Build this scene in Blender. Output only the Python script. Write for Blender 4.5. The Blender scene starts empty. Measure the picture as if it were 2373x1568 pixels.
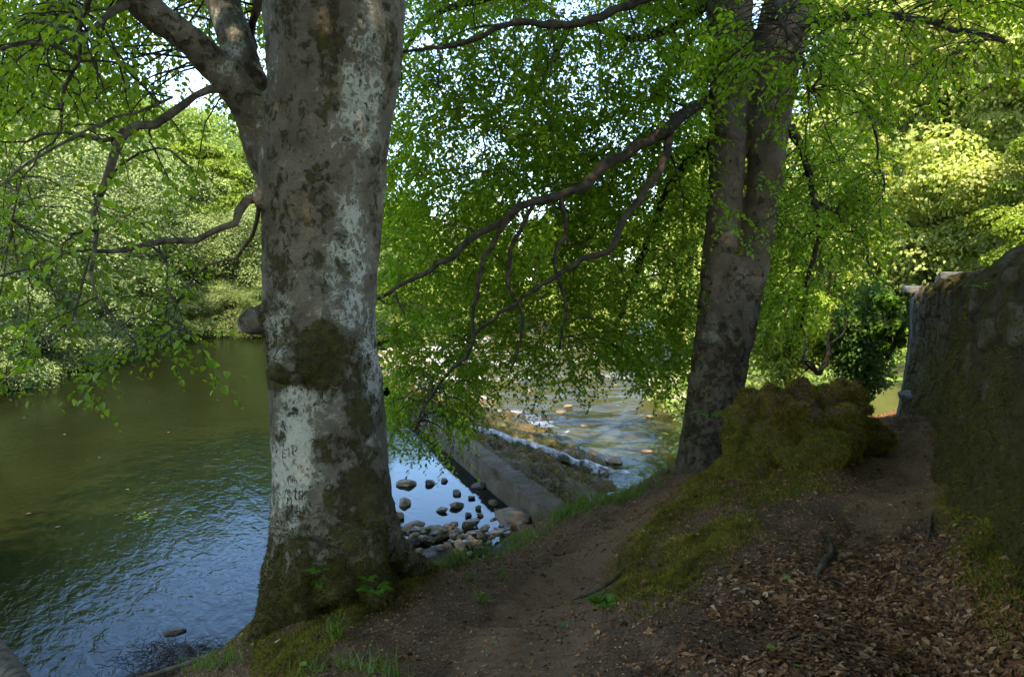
import bpy, math, random
import numpy as np
from mathutils import Vector
from mathutils.bvhtree import BVHTree

sc = bpy.context.scene
col = sc.collection
R = math.radians
rng = np.random.default_rng(7)
random.seed(7)

# ------------------------------------------------------------------ camera, sky, sun, exposure
CAMZ = 3.0
W, H, F = 2373.0, 1568.0, 1810.0            # measured on the photograph
PITCH = math.atan((784 - 683) / F)
cd = bpy.data.cameras.new("camera")
cam = bpy.data.objects.new("camera", cd)
col.objects.link(cam)
cam.location = (0, 0, CAMZ)
cam.rotation_euler = (R(90) - PITCH, 0, 0)
cd.sensor_width = 36
cd.lens = 36 * F / W
cd.clip_end = 2000
cd.clip_start = 0.05
sc.camera = cam

SUN = np.array([0.03, -0.62, 0.78]); SUN /= np.linalg.norm(SUN)
wd = bpy.data.worlds.new("World"); sc.world = wd; wd.use_nodes = True
nt = wd.node_tree
sky = nt.nodes.new("ShaderNodeTexSky"); sky.sky_type = 'NISHITA'; sky.sun_disc = False
sky.sun_elevation = math.asin(SUN[2]); sky.sun_rotation = math.atan2(SUN[0], SUN[1])
sky.air_density = 0.75; sky.dust_density = 0.1; sky.ozone_density = 3.0
bg = nt.nodes["Background"]; bg.inputs[1].default_value = 0.15
nt.links.new(sky.outputs[0], bg.inputs[0])
sd = bpy.data.lights.new("sun", 'SUN'); sd.energy = 2.5; sd.angle = R(0.5); sd.color = (1.0, 0.94, 0.84)
so = bpy.data.objects.new("sun", sd); col.objects.link(so)
so.rotation_euler = Vector(-SUN).to_track_quat('-Z', 'Y').to_euler()
so.location = (-10, -20, 40)
vs = sc.view_settings
vs.view_transform = 'Standard'; vs.look = 'None'; vs.gamma = 1.0; vs.use_curve_mapping = False
vs.exposure = 2.88
vs.use_white_balance = True; vs.white_balance_temperature = 8300; vs.white_balance_tint = 8
cy = sc.cycles
cy.max_bounces = 8; cy.diffuse_bounces = 6; cy.glossy_bounces = 3; cy.transmission_bounces = 5; cy.transparent_max_bounces = 4
cy.use_denoising = True
cy.caustics_reflective = False; cy.caustics_refractive = False
cy.sample_clamp_indirect = 6

# ------------------------------------------------------------------ pixel <-> world
FW = np.array([0, math.cos(PITCH), -math.sin(PITCH)]); UP = np.array([0, math.sin(PITCH), math.cos(PITCH)])
C0 = np.array([0, 0, CAMZ])
def at(x, y, d):
    return C0 + d * (FW + np.array([(x - W / 2) / F, 0, 0]) + UP * (-(y - H / 2) / F))
def onz(x, y, z):
    r = FW + np.array([(x - W / 2) / F, 0, 0]) + UP * (-(y - H / 2) / F)
    return C0 + r * ((z - CAMZ) / r[2])
def proj(P):
    Q = P - C0
    d = Q @ FW
    dd = np.where(np.abs(d) < 1e-6, 1e-6, d)
    return W / 2 + F * Q[:, 0] / dd, H / 2 - F * (Q @ UP) / dd, d

# ------------------------------------------------------------------ numpy noise
def _hash(i, seed):
    h = (i[..., 0] * 374761393 + i[..., 1] * 668265263 + i[..., 2] * 2147483647 + seed * 974634777) & 0xFFFFFFFF
    h = ((h ^ (h >> 13)) * 1274126177) & 0xFFFFFFFF
    return ((h ^ (h >> 16)) & 0xFFFF) / 65535.0
def vnoise(P, seed=0):
    P = np.asarray(P, float)
    i = np.floor(P).astype(np.int64); f = P - i; f = f * f * (3 - 2 * f)
    r = 0
    for a in (0, 1):
        for b in (0, 1):
            for c in (0, 1):
                w = (f[..., 0] if a else 1 - f[..., 0]) * (f[..., 1] if b else 1 - f[..., 1]) * (f[..., 2] if c else 1 - f[..., 2])
                r = r + w * _hash(i + np.array([a, b, c]), seed)
    return r * 2 - 1
def fbm(P, oct=4, seed=0, gain=.5):
    a, s, r = 1.0, 1.0, 0
    P = np.asarray(P, float)
    for k in range(oct):
        r = r + a * vnoise(P * s + k * 17.3, seed + k); a *= gain; s *= 2.03
    return r
def worley(U, seed=0):
    i = np.floor(U).astype(np.int64); f1 = np.full(len(U), 9.0); f2 = f1.copy(); cid = np.zeros(len(U))
    for a in (-1, 0, 1):
        for b in (-1, 0, 1):
            c = i + np.array([a, b]); c3 = np.stack([c[:, 0], c[:, 1], 0 * c[:, 0]], -1)
            hx = _hash(c3, seed); hy = _hash(c3, seed + 5); hc = _hash(c3, seed + 9)
            d = np.hypot(c[:, 0] + .15 + .7 * hx - U[:, 0], c[:, 1] + .15 + .7 * hy - U[:, 1])
            m = d < f1
            f2 = np.where(m, f1, np.minimum(f2, d)); cid = np.where(m, hc, cid); f1 = np.where(m, d, f1)
    return f1, f2, cid
def sstep(a, b, x):
    t = np.clip((x - a) / (b - a), 0, 1); return t * t * (3 - 2 * t)
def unit(v):
    return v / np.maximum(np.linalg.norm(v, axis=-1, keepdims=True), 1e-9)

# ------------------------------------------------------------------ mesh building
def build(name, V, Q, mat, parent=None, smooth=True, attrs=None):
    """V n x 3, Q m x (3|4) (or list of such arrays)"""
    me = bpy.data.meshes.new(name)
    V = np.asarray(V, np.float32)
    Qs = Q if isinstance(Q, list) else [Q]
    Qs = [np.asarray(q, np.int32) for q in Qs if len(q)]
    me.vertices.add(len(V)); me.vertices.foreach_set("co", V.ravel())
    li = np.concatenate([q.ravel() for q in Qs]); n = sum(len(q) for q in Qs)
    tot = np.concatenate([np.full(len(q), q.shape[1], np.int32) for q in Qs])
    st = np.concatenate([[0], np.cumsum(tot)[:-1]]).astype(np.int32)
    me.loops.add(len(li)); me.loops.foreach_set("vertex_index", li)
    me.polygons.add(n); me.polygons.foreach_set("loop_start", st); me.polygons.foreach_set("loop_total", tot)
    me.polygons.foreach_set("use_smooth", np.full(n, smooth, bool))
    for k, a in (attrs or {}).items():
        at_ = me.attributes.new(k, 'FLOAT', 'POINT'); at_.data.foreach_set("value", np.asarray(a, np.float32))
    me.update(calc_edges=True); me.validate()
    if mat: me.materials.append(mat)
    o = bpy.data.objects.new(name, me); col.objects.link(o)
    if parent:
        o.parent = parent; q = parent; off = Vector((0, 0, 0))
        while q: off += q.location; q = q.parent
        o.location = -off                      # vertices are given in world coordinates
    return o
class Acc:
    def __init__(s): s.V = []; s.Q = []; s.n = 0; s.A = []
    def add(s, V, Q, a=None):
        V = np.asarray(V, float).reshape(-1, 3); s.V.append(V); s.Q.append(np.asarray(Q) + s.n); s.n += len(V)
        s.A.append(np.full(len(V), 0.0 if a is None else a) if np.ndim(a) == 0 else np.asarray(a))
    def arr(s):
        V = np.concatenate(s.V)
        q4 = [q for q in s.Q if q.shape[1] == 4]; q3 = [q for q in s.Q if q.shape[1] == 3]
        Q = ([np.concatenate(q4)] if q4 else []) + ([np.concatenate(q3)] if q3 else [])
        return V, Q
    def build(s, name, mat, parent=None, smooth=True, attr=None):
        V, Q = s.arr()
        return build(name, V, Q, mat, parent, smooth, {attr: np.concatenate(s.A)} if attr else None)
def tube(P, r, n=6, cap=True):
    P = np.asarray(P, float); m = len(P); r = np.broadcast_to(np.asarray(r, float), (m,))
    T = np.gradient(P, axis=0); T = unit(T)
    a = np.array([1., 0, 0]) if abs(T[0][0]) < .8 else np.array([0, 1., 0])
    V = []
    N = unit(np.cross(T[0], a))
    for i in range(m):
        N = unit(N - T[i] * (N @ T[i])); B = np.cross(T[i], N)
        t = np.arange(n) * 2 * math.pi / n
        V.append(P[i] + r[i] * (np.cos(t)[:, None] * N + np.sin(t)[:, None] * B))
    V = np.concatenate(V)
    k = np.arange(n); k2 = (k + 1) % n
    Q = np.concatenate([np.stack([i * n + k, i * n + k2, (i + 1) * n + k2, (i + 1) * n + k], 1) for i in range(m - 1)])
    if cap:
        V = np.concatenate([V, P[:1], P[-1:]]); c0, c1 = m * n, m * n + 1
        z = (m - 1) * n
        T3 = np.concatenate([np.stack([k2, k, np.full(n, c0), np.full(n, c0)], 1), np.stack([z + k, z + k2, np.full(n, c1), np.full(n, c1)], 1)])
        T3 = T3[:, :3]
        return V, Q, T3
    return V, Q, None
def tadd(acc, P, r, n=6):
    V, Q, T = tube(P, r, n)
    acc.V.append(V); acc.Q.append(Q + acc.n)
    if T is not None: acc.Q.append(T + acc.n)
    acc.n += len(V); acc.A.append(np.zeros(len(V)))
def resample(P, r, m):
    P = np.asarray(P, float); s = np.concatenate([[0], np.cumsum(np.linalg.norm(np.diff(P, axis=0), axis=1))]); t = np.linspace(0, s[-1], m)
    # Catmull-like smoothing through cubic hermite
    Tn = np.gradient(P, s, axis=0)
    i = np.clip(np.searchsorted(s, t, side='right') - 1, 0, len(s) - 2)
    h = s[i + 1] - s[i]; u = ((t - s[i]) / h)[:, None]
    h = h[:, None]
    Y = (2*u**3-3*u**2+1)*P[i] + (u**3-2*u**2+u)*h*Tn[i] + (-2*u**3+3*u**2)*P[i+1] + (u**3-u**2)*h*Tn[i+1]
    return Y, np.interp(t, s, np.asarray(r, float))
def leaves(pos, along, nrm, L, Wd, fold=.25, six=True):
    pos = np.asarray(pos, float); n = len(pos)
    a = unit(along); nn = unit(nrm - a * np.sum(a * nrm, 1, keepdims=True)); s = np.cross(a, nn)
    L = np.broadcast_to(L, (n,))[:, None]; Wd = np.broadcast_to(Wd, (n,))[:, None]
    up = nn * Wd * fold
    if six:
        c = [pos, pos + a*L*.3 + s*Wd*.5 + up, pos + a*L*.68 + s*Wd*.42 + up, pos + a*L - nn*L*.08, pos + a*L*.68 - s*Wd*.42 + up, pos + a*L*.3 - s*Wd*.5 + up]
        V = np.stack(c, 1).reshape(-1, 3); b = np.arange(n)[:, None] * 6
        Q = np.concatenate([b + np.array([[0, 1, 2, 3]]), b + np.array([[0, 3, 4, 5]])])
    else:
        c = [pos, pos + a*L*.45 + s*Wd*.5 + up, pos + a*L, pos + a*L*.45 - s*Wd*.5 + up]
        V = np.stack(c, 1).reshape(-1, 3); b = np.arange(n)[:, None] * 4
        Q = b + np.array([[0, 1, 2, 3]])
    return V, Q
def rdir(n):
    return unit(rng.normal(size=(n, 3)))

# ------------------------------------------------------------------ tagging
def tag(o, label=None, cat=None, group=None, kind=None):
    if label: o["label"] = label
    if cat: o["category"] = cat
    if group: o["group"] = group
    if kind: o["kind"] = kind
    return o
def empty(name, loc=(0, 0, 0)):
    o = bpy.data.objects.new(name, None); col.objects.link(o); o.location = loc; o.empty_display_size = .2
    return o
def copy_tree(o, parent=None):
    c = o.copy(); col.objects.link(c)
    if parent: c.parent = parent
    for ch in o.children: copy_tree(ch, c)
    return c

# ------------------------------------------------------------------ materials
class NG:
    def __init__(s, name):
        s.m = bpy.data.materials.new(name); s.m.use_nodes = True; s.t = s.m.node_tree; s.t.nodes.clear()
        s.out = s.n("ShaderNodeOutputMaterial")
    def n(s, ty, ins=None, **kw):
        x = s.t.nodes.new(ty)
        for k, v in kw.items(): setattr(x, k, v)
        for k, v in (ins or {}).items():
            sock = x.inputs[k]
            if isinstance(v, bpy.types.NodeSocket): s.t.links.new(v, sock)
            else:
                if sock.type == 'RGBA' and len(v) == 3: v = (*v, 1)
                sock.default_value = v
        return x
    def pos(s): return s.n("ShaderNodeNewGeometry").outputs["Position"]
    def obj(s): return s.n("ShaderNodeTexCoord").outputs["Object"]
    def rand(s): return s.n("ShaderNodeNewGeometry").outputs["Random Per Island"]
    def noise(s, vec, scale, detail=4, rough=.55, dist=0):
        return s.n("ShaderNodeTexNoise", {"Vector": vec, "Scale": scale, "Detail": detail, "Roughness": rough, "Distortion": dist}).outputs["Fac"]
    def map(s, vec, scale=(1, 1, 1), rot=(0, 0, 0)):
        return s.n("ShaderNodeMapping", {"Vector": vec, "Scale": scale, "Rotation": rot}).outputs[0]
    def ramp(s, f, stops, interp='LINEAR'):
        r = s.n("ShaderNodeValToRGB", {"Fac": f}); cr = r.color_ramp; cr.interpolation = interp
        while len(cr.elements) < len(stops): cr.elements.new(.5)
        for e, (p, c) in zip(cr.elements, stops):
            e.position = p; e.color = (*c, 1) if np.ndim(c) else (c, c, c, 1)
        return r.outputs["Color"]
    def mix(s, f, a, b, blend='MIX'):
        x = s.n("ShaderNodeMix", data_type='RGBA', blend_type=blend)
        for i, v in ((0, f), (6, a), (7, b)):
            if isinstance(v, bpy.types.NodeSocket): s.t.links.new(v, x.inputs[i])
            else: x.inputs[i].default_value = v if i == 0 else (*v, 1)
        return x.outputs[2]
    def math(s, op, a, b=0.0, c=None, clamp=False):
        x = s.n("ShaderNodeMath", operation=op, use_clamp=clamp)
        for i, v in ((0, a), (1, b)) + (((2, c),) if c is not None else ()):
            if isinstance(v, bpy.types.NodeSocket): s.t.links.new(v, x.inputs[i])
            else: x.inputs[i].default_value = v
        return x.outputs[0]
    def attr(s, name): return s.n("ShaderNodeAttribute", attribute_name=name).outputs["Fac"]
    def bump(s, h, strength=.5, dist=.02, normal=None):
        x = s.n("ShaderNodeBump", {"Height": h, "Strength": strength, "Distance": dist})
        if normal: s.t.links.new(normal, x.inputs["Normal"])
        return x.outputs[0]
    def bsdf(s, colr, rough=.8, spec=.2, normal=None, **kw):
        p = s.n("ShaderNodeBsdfPrincipled", {"Base Color": colr, "Roughness": rough, "Specular IOR Level": spec, **kw})
        if normal: s.t.links.new(normal, p.inputs["Normal"])
        return p.outputs[0]
    def fin(s, sh): s.t.links.new(sh, s.out.inputs[0]); return s.m

def mat_leaf(name, a, b, tr=.42, tint=(1.5, 1.35, .5), rough=.45, spec=.25, clump=.6):
    g = NG(name)
    c = g.ramp(g.rand(), [(0, a), (1, b)])
    nz = g.ramp(g.noise(g.pos(), clump, 3), [(.3, .62), (.7, 1.3)])
    c = g.mix(1.0, c, nz, 'MULTIPLY')
    d = g.bsdf(c, rough, spec)
    t = g.n("ShaderNodeBsdfTranslucent", {"Color": g.mix(1.0, c, tint, 'MULTIPLY')}).outputs[0]
    return g.fin(g.n("ShaderNodeMixShader", {0: tr, 1: d, 2: t}).outputs[0])

M = {}
M['beech'] = mat_leaf("beech_leaf", (.13, .26, .016), (.23, .37, .036), .56, (1.4, 1.28, .5))
M['beech_light'] = mat_leaf("young_beech_leaf", (.13, .24, .018), (.23, .34, .045), .52, (1.6, 1.45, .5))
M['willow'] = mat_leaf("willow_leaf", (.14, .205, .065), (.235, .30, .12), .25, (1.2, 1.2, .7), clump=.25)
M['willow_dark'] = mat_leaf("alder_leaf", (.095, .15, .045), (.17, .23, .085), .3, (1.3, 1.3, .6), clump=.3)
M['bright'] = mat_leaf("sycamore_leaf", (.26, .34, .07), (.45, .50, .20), .5, (1.3, 1.25, .5), clump=.35)
M['yellow'] = mat_leaf("lime_leaf", (.12, .20, .02), (.24, .32, .05), .42, (1.4, 1.3, .4), clump=.35)
M['wood_green'] = mat_leaf("wood_leaf", (.08, .15, .025), (.19, .26, .06), .35, (1.3, 1.3, .5), clump=.18)
M['ivy'] = mat_leaf("ivy_leaf", (.035, .09, .016), (.09, .17, .04), .3, (1.4, 1.4, .5), .6, .12)
M['ivy_light'] = mat_leaf("ivy_leaf_fresh", (.06, .16, .01), (.11, .25, .02), .4)
M['grass'] = mat_leaf("grass_blade", (.05, .11, .02), (.13, .22, .04), .4)
M['herb'] = mat_leaf("herb_leaf", (.09, .20, .03), (.16, .30, .05), .4)

def mat_bark(name, attr=True, base1=(.085, .066, .040), base2=(.165, .138, .095), lichen=(.40, .39, .31), moss1=(.028, .021, .007), moss2=(.062, .052, .012)):
    g = NG(name); p = g.pos()
    n1 = g.noise(p, 4.5, 7, .66); n2 = g.noise(g.map(p, (1, 1, .8)), 19, 7, .7, .5); n3 = g.noise(g.map(p, (1, 1, 2.4)), 45, 4, .6)
    c = g.mix(g.ramp(n1, [(.38, 0), (.62, 1)]), base1, base2)
    c = g.mix(g.ramp(n3, [(.35, .55), (.7, 0)]), c, (.07, .052, .036))
    li = g.attr("lichen") if attr else 0.45
    lf = g.math('ADD', g.math('MULTIPLY_ADD', n2, 1.7, -.85), g.math('MULTIPLY_ADD', n1, .7, -.35))
    lf = g.math('ADD', lf, li)
    lf = g.ramp(lf, [(.47, 0), (.62, 1)])
    lc = g.mix(g.ramp(n3, [(.3, 0), (.7, 1)]), tuple(x * .72 for x in lichen), lichen)
    c = g.mix(g.math('MULTIPLY', lf, .8), c, lc)
    mo = g.attr("moss") if attr else 0.42
    mf = g.math('ADD', g.math('MULTIPLY_ADD', n2, 1.7, -.85), g.math('MULTIPLY_ADD', g.noise(p, 5.5, 6, .65), 1.1, -.55))
    mf = g.math('ADD', mf, mo)
    mf = g.ramp(mf, [(.44, 0), (.60, 1)])
    mc = g.mix(g.ramp(g.noise(p, 18, 4), [(.35, 0), (.68, 1)]), moss1, moss2)
    c = g.mix(mf, c, mc)
    h = g.math('ADD', g.math('MULTIPLY', n3, .35), g.math('ADD', g.math('MULTIPLY', mf, .6), g.math('MULTIPLY', n2, .5)))
    return g.fin(g.bsdf(c, .85, .15, g.bump(h, .8, .03)))
M['bark'] = mat_bark("beech_bark")
M['bark_dark'] = mat_bark("beech_bark_shady", True, (.06, .043, .026), (.11, .084, .055), (.21, .205, .16), (.018, .014, .005), (.042, .035, .010))  # darker copy of the beech bark, shade put into its colours
def mat_twig(name, a, b):
    g = NG(name); p = g.pos()
    c = g.mix(g.ramp(g.noise(p, 14, 4), [(.35, 0), (.65, 1)]), a, b)
    return g.fin(g.bsdf(c, .85, .15, g.bump(g.noise(p, 60, 3), .5, .01)))
M['twig'] = mat_twig("twig_bark", (.018, .014, .009), (.055, .043, .028))
M['limb'] = mat_twig("limb_bark", (.032, .024, .015), (.105, .082, .052))
M['trunk_far'] = mat_twig("far_bark", (.06, .05, .035), (.14, .12, .09))
M['carve'] = mat_twig("carved_scar", (.035, .028, .02), (.07, .055, .04))

def mat_ground():
    g = NG("bank_soil"); p = g.pos()
    n1 = g.noise(p, 2.2, 6, .65); n2 = g.noise(p, 14, 5, .65); n3 = g.noise(p, 70, 4, .7); n4 = g.noise(g.map(p, (1, 1, 1)), 180, 2)
    soil = g.mix(g.ramp(n2, [(.3, 0), (.7, 1)]), (.09, .047, .021), (.19, .108, .053))
    litter = g.ramp(n3, [(.33, (.02, .012, .007)), (.47, (.10, .054, .026)), (.58, (.19, .10, .045)), (.72, (.30, .18, .09))])
    litter = g.mix(g.ramp(n2, [(.3, .7), (.7, 0)]), litter, (.07, .042, .023))
    path = g.attr("path")
    pf = g.ramp(g.math('ADD', path, g.math('MULTIPLY_ADD', n1, 1.1, -.55)), [(.38, 0), (.68, 1)])
    c = g.mix(pf, litter, g.mix(g.ramp(n4, [(.42, 0), (.62, .9)]), soil, (.21, .115, .055)))
    moss = g.mix(g.ramp(n3, [(.3, 0), (.7, 1)]), (.035, .032, .006), (.105, .09, .012))
    mf = g.ramp(g.math('ADD', g.attr("moss"), g.math('MULTIPLY_ADD', g.noise(p, 7, 6, .65), 1.4, -.7)), [(.42, 0), (.58, 1)])
    c = g.mix(mf, c, moss)
    wet = g.attr("wet")
    c = g.mix(wet, c, (.022, .017, .011))
    h = g.math('ADD', g.math('MULTIPLY', n2, .6), g.math('ADD', g.math('MULTIPLY', n3, .6), g.math('MULTIPLY', n4, .25)))
    return g.fin(g.bsdf(c, g.math('MULTIPLY_ADD', wet, -.45, .9), .25, g.bump(h, .9, .025)))
M['ground'] = mat_ground()
def mat_hill():
    g = NG("hill_ground"); p = g.pos()
    c = g.ramp(g.noise(p, .9, 6, .7), [(.3, (.025, .03, .01)), (.55, (.05, .06, .018)), (.75, (.09, .075, .04))])
    return g.fin(g.bsdf(c, .95, .1))
M['hill'] = mat_hill()
def mat_moss(name, a, b, cl=4.0):
    g = NG(name)
    c = g.ramp(g.rand(), [(0, a), (1, b)])
    c = g.mix(1.0, c, g.ramp(g.noise(g.pos(), cl, 6, .7), [(.32, .3), (.68, 1.6)]), 'MULTIPLY')
    d = g.bsdf(c, .8, .1)
    t = g.n("ShaderNodeBsdfTranslucent", {"Color": c}).outputs[0]
    return g.fin(g.n("ShaderNodeMixShader", {0: .3, 1: d, 2: t}).outputs[0])
M['moss'] = mat_moss("moss_strand", (.095, .085, .011), (.27, .22, .027))
M['moss_dark'] = mat_moss("dark_moss_strand", (.05, .045, .008), (.14, .115, .018))
M['apron_moss'] = mat_moss("weir_moss", (.09, .06, .012), (.26, .19, .03), 1.2)
def mat_dead():
    g = NG("dead_leaf")
    c = g.ramp(g.rand(), [(0, (.055, .022, .008)), (.35, (.15, .06, .02)), (.7, (.25, .11, .038)), (.93, (.35, .18, .075)), (1, (.45, .29, .16))])
    c = g.mix(1.0, c, g.ramp(g.noise(g.pos(), 60, 3), [(.3, .7), (.7, 1.15)]), 'MULTIPLY')
    d = g.bsdf(c, .6, .3)
    t = g.n("ShaderNodeBsdfTranslucent", {"Color": c}).outputs[0]
    return g.fin(g.n("ShaderNodeMixShader", {0: .2, 1: d, 2: t}).outputs[0])
M['dead'] = mat_dead()
def mat_crumb():
    g = NG("leaf_crumb"); c = g.ramp(g.rand(), [(0, (.05, .022, .010)), (.4, (.16, .07, .026)), (.8, (.30, .135, .045)), (1, (.40, .24, .11))])
    return g.fin(g.bsdf(c, .7, .2))
M['crumb'] = mat_crumb()
def mat_rock(name, a, b, mossc=None, mo=.0, wet=.7):
    g = NG(name); p = g.pos()
    n1 = g.noise(p, 4, 6, .65); n2 = g.noise(g.map(p, (1, 1, 3)), 16, 5, .65)
    c = g.mix(g.ramp(n1, [(.35, 0), (.65, 1)]), a, b)
    c = g.mix(g.ramp(n2, [(.35, .5), (.65, 0)]), c, tuple(x * .35 for x in a))
    if mossc:
        mf = g.ramp(g.math('ADD', g.noise(p, 2.6, 6, .7), mo), [(.48, 0), (.6, 1)])
        mc = g.mix(g.ramp(g.noise(p, 25, 4, .7), [(.3, 0), (.7, 1)]), tuple(x * .4 for x in mossc), mossc)
        c = g.mix(mf, c, mc)
    return g.fin(g.bsdf(c, wet, .35, g.bump(g.math('ADD', n1, n2), .8, .04)))
M['rock'] = mat_rock("pool_rock", (.11, .078, .045), (.25, .185, .115), (.12, .095, .03), -.06, .6)
M['rock_wet'] = mat_rock("wet_rock", (.04, .03, .02), (.12, .092, .06), None, 0, .4)
M['rubble'] = mat_rock("pale_rubble", (.28, .23, .19), (.46, .39, .33), None, 0, .85)
M['concrete'] = mat_rock("weathered_concrete", (.085, .063, .044), (.16, .125, .09), (.10, .075, .035), -.01, .9)
M['apron'] = mat_rock("mossy_masonry", (.055, .04, .024), (.12, .088, .05), (.11, .078, .016), .05, .85)
M['ledge'] = mat_rock("yellow_moss_ledge", (.07, .058, .026), (.14, .115, .045), (.17, .14, .022), .08, .85)
def mat_wall():
    g = NG("old_rubble_masonry"); p = g.pos()
    n1 = g.noise(p, 3, 6, .65); n2 = g.noise(p, 22, 5, .65)
    st = g.attr("stone")
    c = g.ramp(st, [(0, (.026, .018, .010)), (.5, (.062, .046, .027)), (1, (.125, .098, .062))])
    c = g.mix(g.ramp(n2, [(.3, .6), (.7, 0)]), c, (.03, .024, .016))
    c = g.mix(g.ramp(g.attr("joint"), [(.0, .95), (.2, 0)]), c, (.022, .017, .011))
    mf = g.ramp(g.math('ADD', g.attr("moss"), g.math('MULTIPLY_ADD', g.noise(p, 4.5, 6, .7), 1.5, -.75)), [(.4, 0), (.58, 1)])
    mc = g.mix(g.ramp(g.noise(p, 30, 4, .7), [(.3, 0), (.7, 1)]), (.022, .017, .005), (.065, .05, .010))
    c = g.mix(mf, c, mc)
    c = g.mix(g.ramp(g.attr("pier_sky_tint"), [(.3, 0), (.7, 1)]), c, g.mix(g.ramp(n2, [(.35, 0), (.6, 1)]), (.085, .085, .09), (.17, .17, .18)))  # bluish skylight on the river end, put into the stone colour
    return g.fin(g.bsdf(c, .9, .15, g.bump(g.math('ADD', n2, g.math('MULTIPLY', n1, .5)), .9, .03)))
M['wall'] = mat_wall()
M['cap'] = mat_rock("slate_cap", (.08, .08, .08), (.15, .15, .15), None, 0, .7)

def mat_water(name, deep, s1, s2, foam=False, k1=.3, k2=.1, refl=.66):
    g = NG(name); p = g.pos()
    q = g.map(p, (1, 1, 1), (0, 0, R(-28)))
    w1 = g.noise(g.map(q, (1.0, .42, 1)), s1, 3, .5, .6)
    w2 = g.noise(g.map(q, (1.0, .55, 1)), s2, 3, .55, .5)
    calm = g.ramp(g.noise(p, .16, 3), [(.3, .45), (.65, 1)])
    h = g.math('MULTIPLY', g.math('MULTIPLY', g.math('ADD', g.math('MULTIPLY', w1, k1), g.math('MULTIPLY', w2, k2)), calm), g.attr("rough"))
    b = g.bump(h, 1.0, .22)
    c = g.mix(g.ramp(g.noise(p, .5, 4), [(.35, 0), (.65, 1)]), deep, tuple(x * 1.35 for x in deep))
    fr = g.math('MULTIPLY', g.n("ShaderNodeFresnel", {"IOR": 1.33, "Normal": b}).outputs[0], refl)
    sh = g.n("ShaderNodeMixShader", {0: fr, 1: g.n("ShaderNodeBsdfDiffuse", {"Color": c}).outputs[0], 2: g.n("ShaderNodeBsdfGlossy", {"Color": (.66, .84, 1), "Roughness": .03, "Normal": b}).outputs[0]}).outputs[0]  # glossy tint puts extra sky blue into the reflections
    if foam:
        f = g.math('ADD', g.attr("foam"), g.math('MULTIPLY_ADD', g.noise(g.map(q, (1, .5, 1)), 3.2, 6, .75, .8), 1.6, -.8))
        f = g.ramp(f, [(.45, 0), (.85, 1)])
        fm = g.bsdf((.62, .64, .66), .6, .3, g.bump(g.noise(p, 9, 5, .7), .8, .15))
        sh = g.n("ShaderNodeMixShader", {0: f, 1: sh, 2: fm}).outputs[0]
    return g.fin(sh)
M['pool'] = mat_water("pool_water", (.0055, .006, .0015), 5.5, 14.0, False, .07, .026)
M['stream'] = mat_water("stream_water", (.028, .026, .008), 3.0, 9.0, True, .20, .07, .36)

# ------------------------------------------------------------------ terrain of the near bank (thin plate spline through surveyed points)
CP = [(300,1568,.07),(400,1575,.14),(480,1545,.17),(1000,1268,.10),(1100,1258,.07),(1180,1240,.10),(570,1568,.75),(560,1500,.72),(600,1440,.85),(720,1410,1.0),(860,1400,1.05),(800,1568,1.15),(1100,1568,1.3),(1500,1568,1.42),(1900,1568,1.5),(2300,1568,1.57),
      (1000,1315,1.0),(1090,1300,.62),(1180,1275,.47),(1240,1228,.4),(1330,1178,.4),(1430,1152,.45),(1500,1122,.52),(1560,1085,.7),(1620,1075,.98),(1580,1075,.9),
      (1180,1430,1.05),(1250,1330,.9),(1350,1250,.8),(1450,1190,.75),(1550,1140,.85),(1000,1450,1.1),
      (1430,1335,1.12),(1380,1450,1.24),(1520,1230,1.27),(1600,1150,1.36),(1650,1095,1.48),(1700,1180,1.5),(1600,1300,1.41),(1500,1450,1.4),(1750,1350,1.5),(2000,1300,1.54),(2100,1150,1.58),(2150,1050,1.63),(2120,990,1.70),(2000,1100,1.6),(1850,1130,1.58),
      (2210,1010,1.74),(2245,1200,1.72),(2340,1390,1.72),(2180,1080,1.64),(2200,1250,1.58),(2250,1450,1.58)]
CPW = [tuple(onz(*c)) for c in CP] + [(0,0,1.42),(-1.5,1,1.25),(2,0,1.5),(-3,1.5,.4),(-4,3,-.3),(-1.5,-2,1.5),(3,-3,1.7),(-5,0,-.2),(-3.6,5,-.1),(-2.75,6.6,-.15),(-2.0,7.0,-.15),(-1.0,7.9,-.15),
      (-.4,8.6,-.15),(-.2,9.3,-.2),(.9,10.7,-.3),(1.6,12.0,-.9),(2.6,12.6,-.6),(3.0,14.5,-1.3),(2.0,10.8,.45),(2.9,10.3,1.0),(3.6,10.5,1.0),(4.4,9.8,1.3),(5.6,13.2,.55),(4.6,12.5,.5),(6.5,16,.2),(2.9,8.3,1.45),
      (6,8,1.9),(4,3,1.8),(8,12,1.5),(10,5,2),(10,-3,2),(10,15,1.2),(-6,4,-1),(-4,8,-1),(-2.5,10,-1),(-5,-4,.3),(0,15,-1.6),(-6,14,-2)]
CPW = np.array(CPW)
def _tk(r2): return .5 * r2 * np.log(r2 + 1e-9)
_n = len(CPW); _d2 = ((CPW[:, None, :2] - CPW[None, :, :2]) ** 2).sum(-1)
_A = np.zeros((_n + 3, _n + 3)); _A[:_n, :_n] = _tk(_d2) + .05 * np.eye(_n); _A[:_n, _n] = 1; _A[:_n, _n+1:] = CPW[:, :2]; _A[_n:, :_n] = _A[:_n, _n:].T
_w = np.linalg.solve(_A, np.concatenate([CPW[:, 2], [0, 0, 0]]))
def bank_base(x, y):
    x = np.asarray(x, float); y = np.asarray(y, float)
    z = _w[_n] + _w[_n+1] * x + _w[_n+2] * y
    for i in range(_n): z = z + _w[i] * _tk((x - CPW[i, 0]) ** 2 + (y - CPW[i, 1]) ** 2)
    return np.clip(z, -2.2, 2.4)
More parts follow.
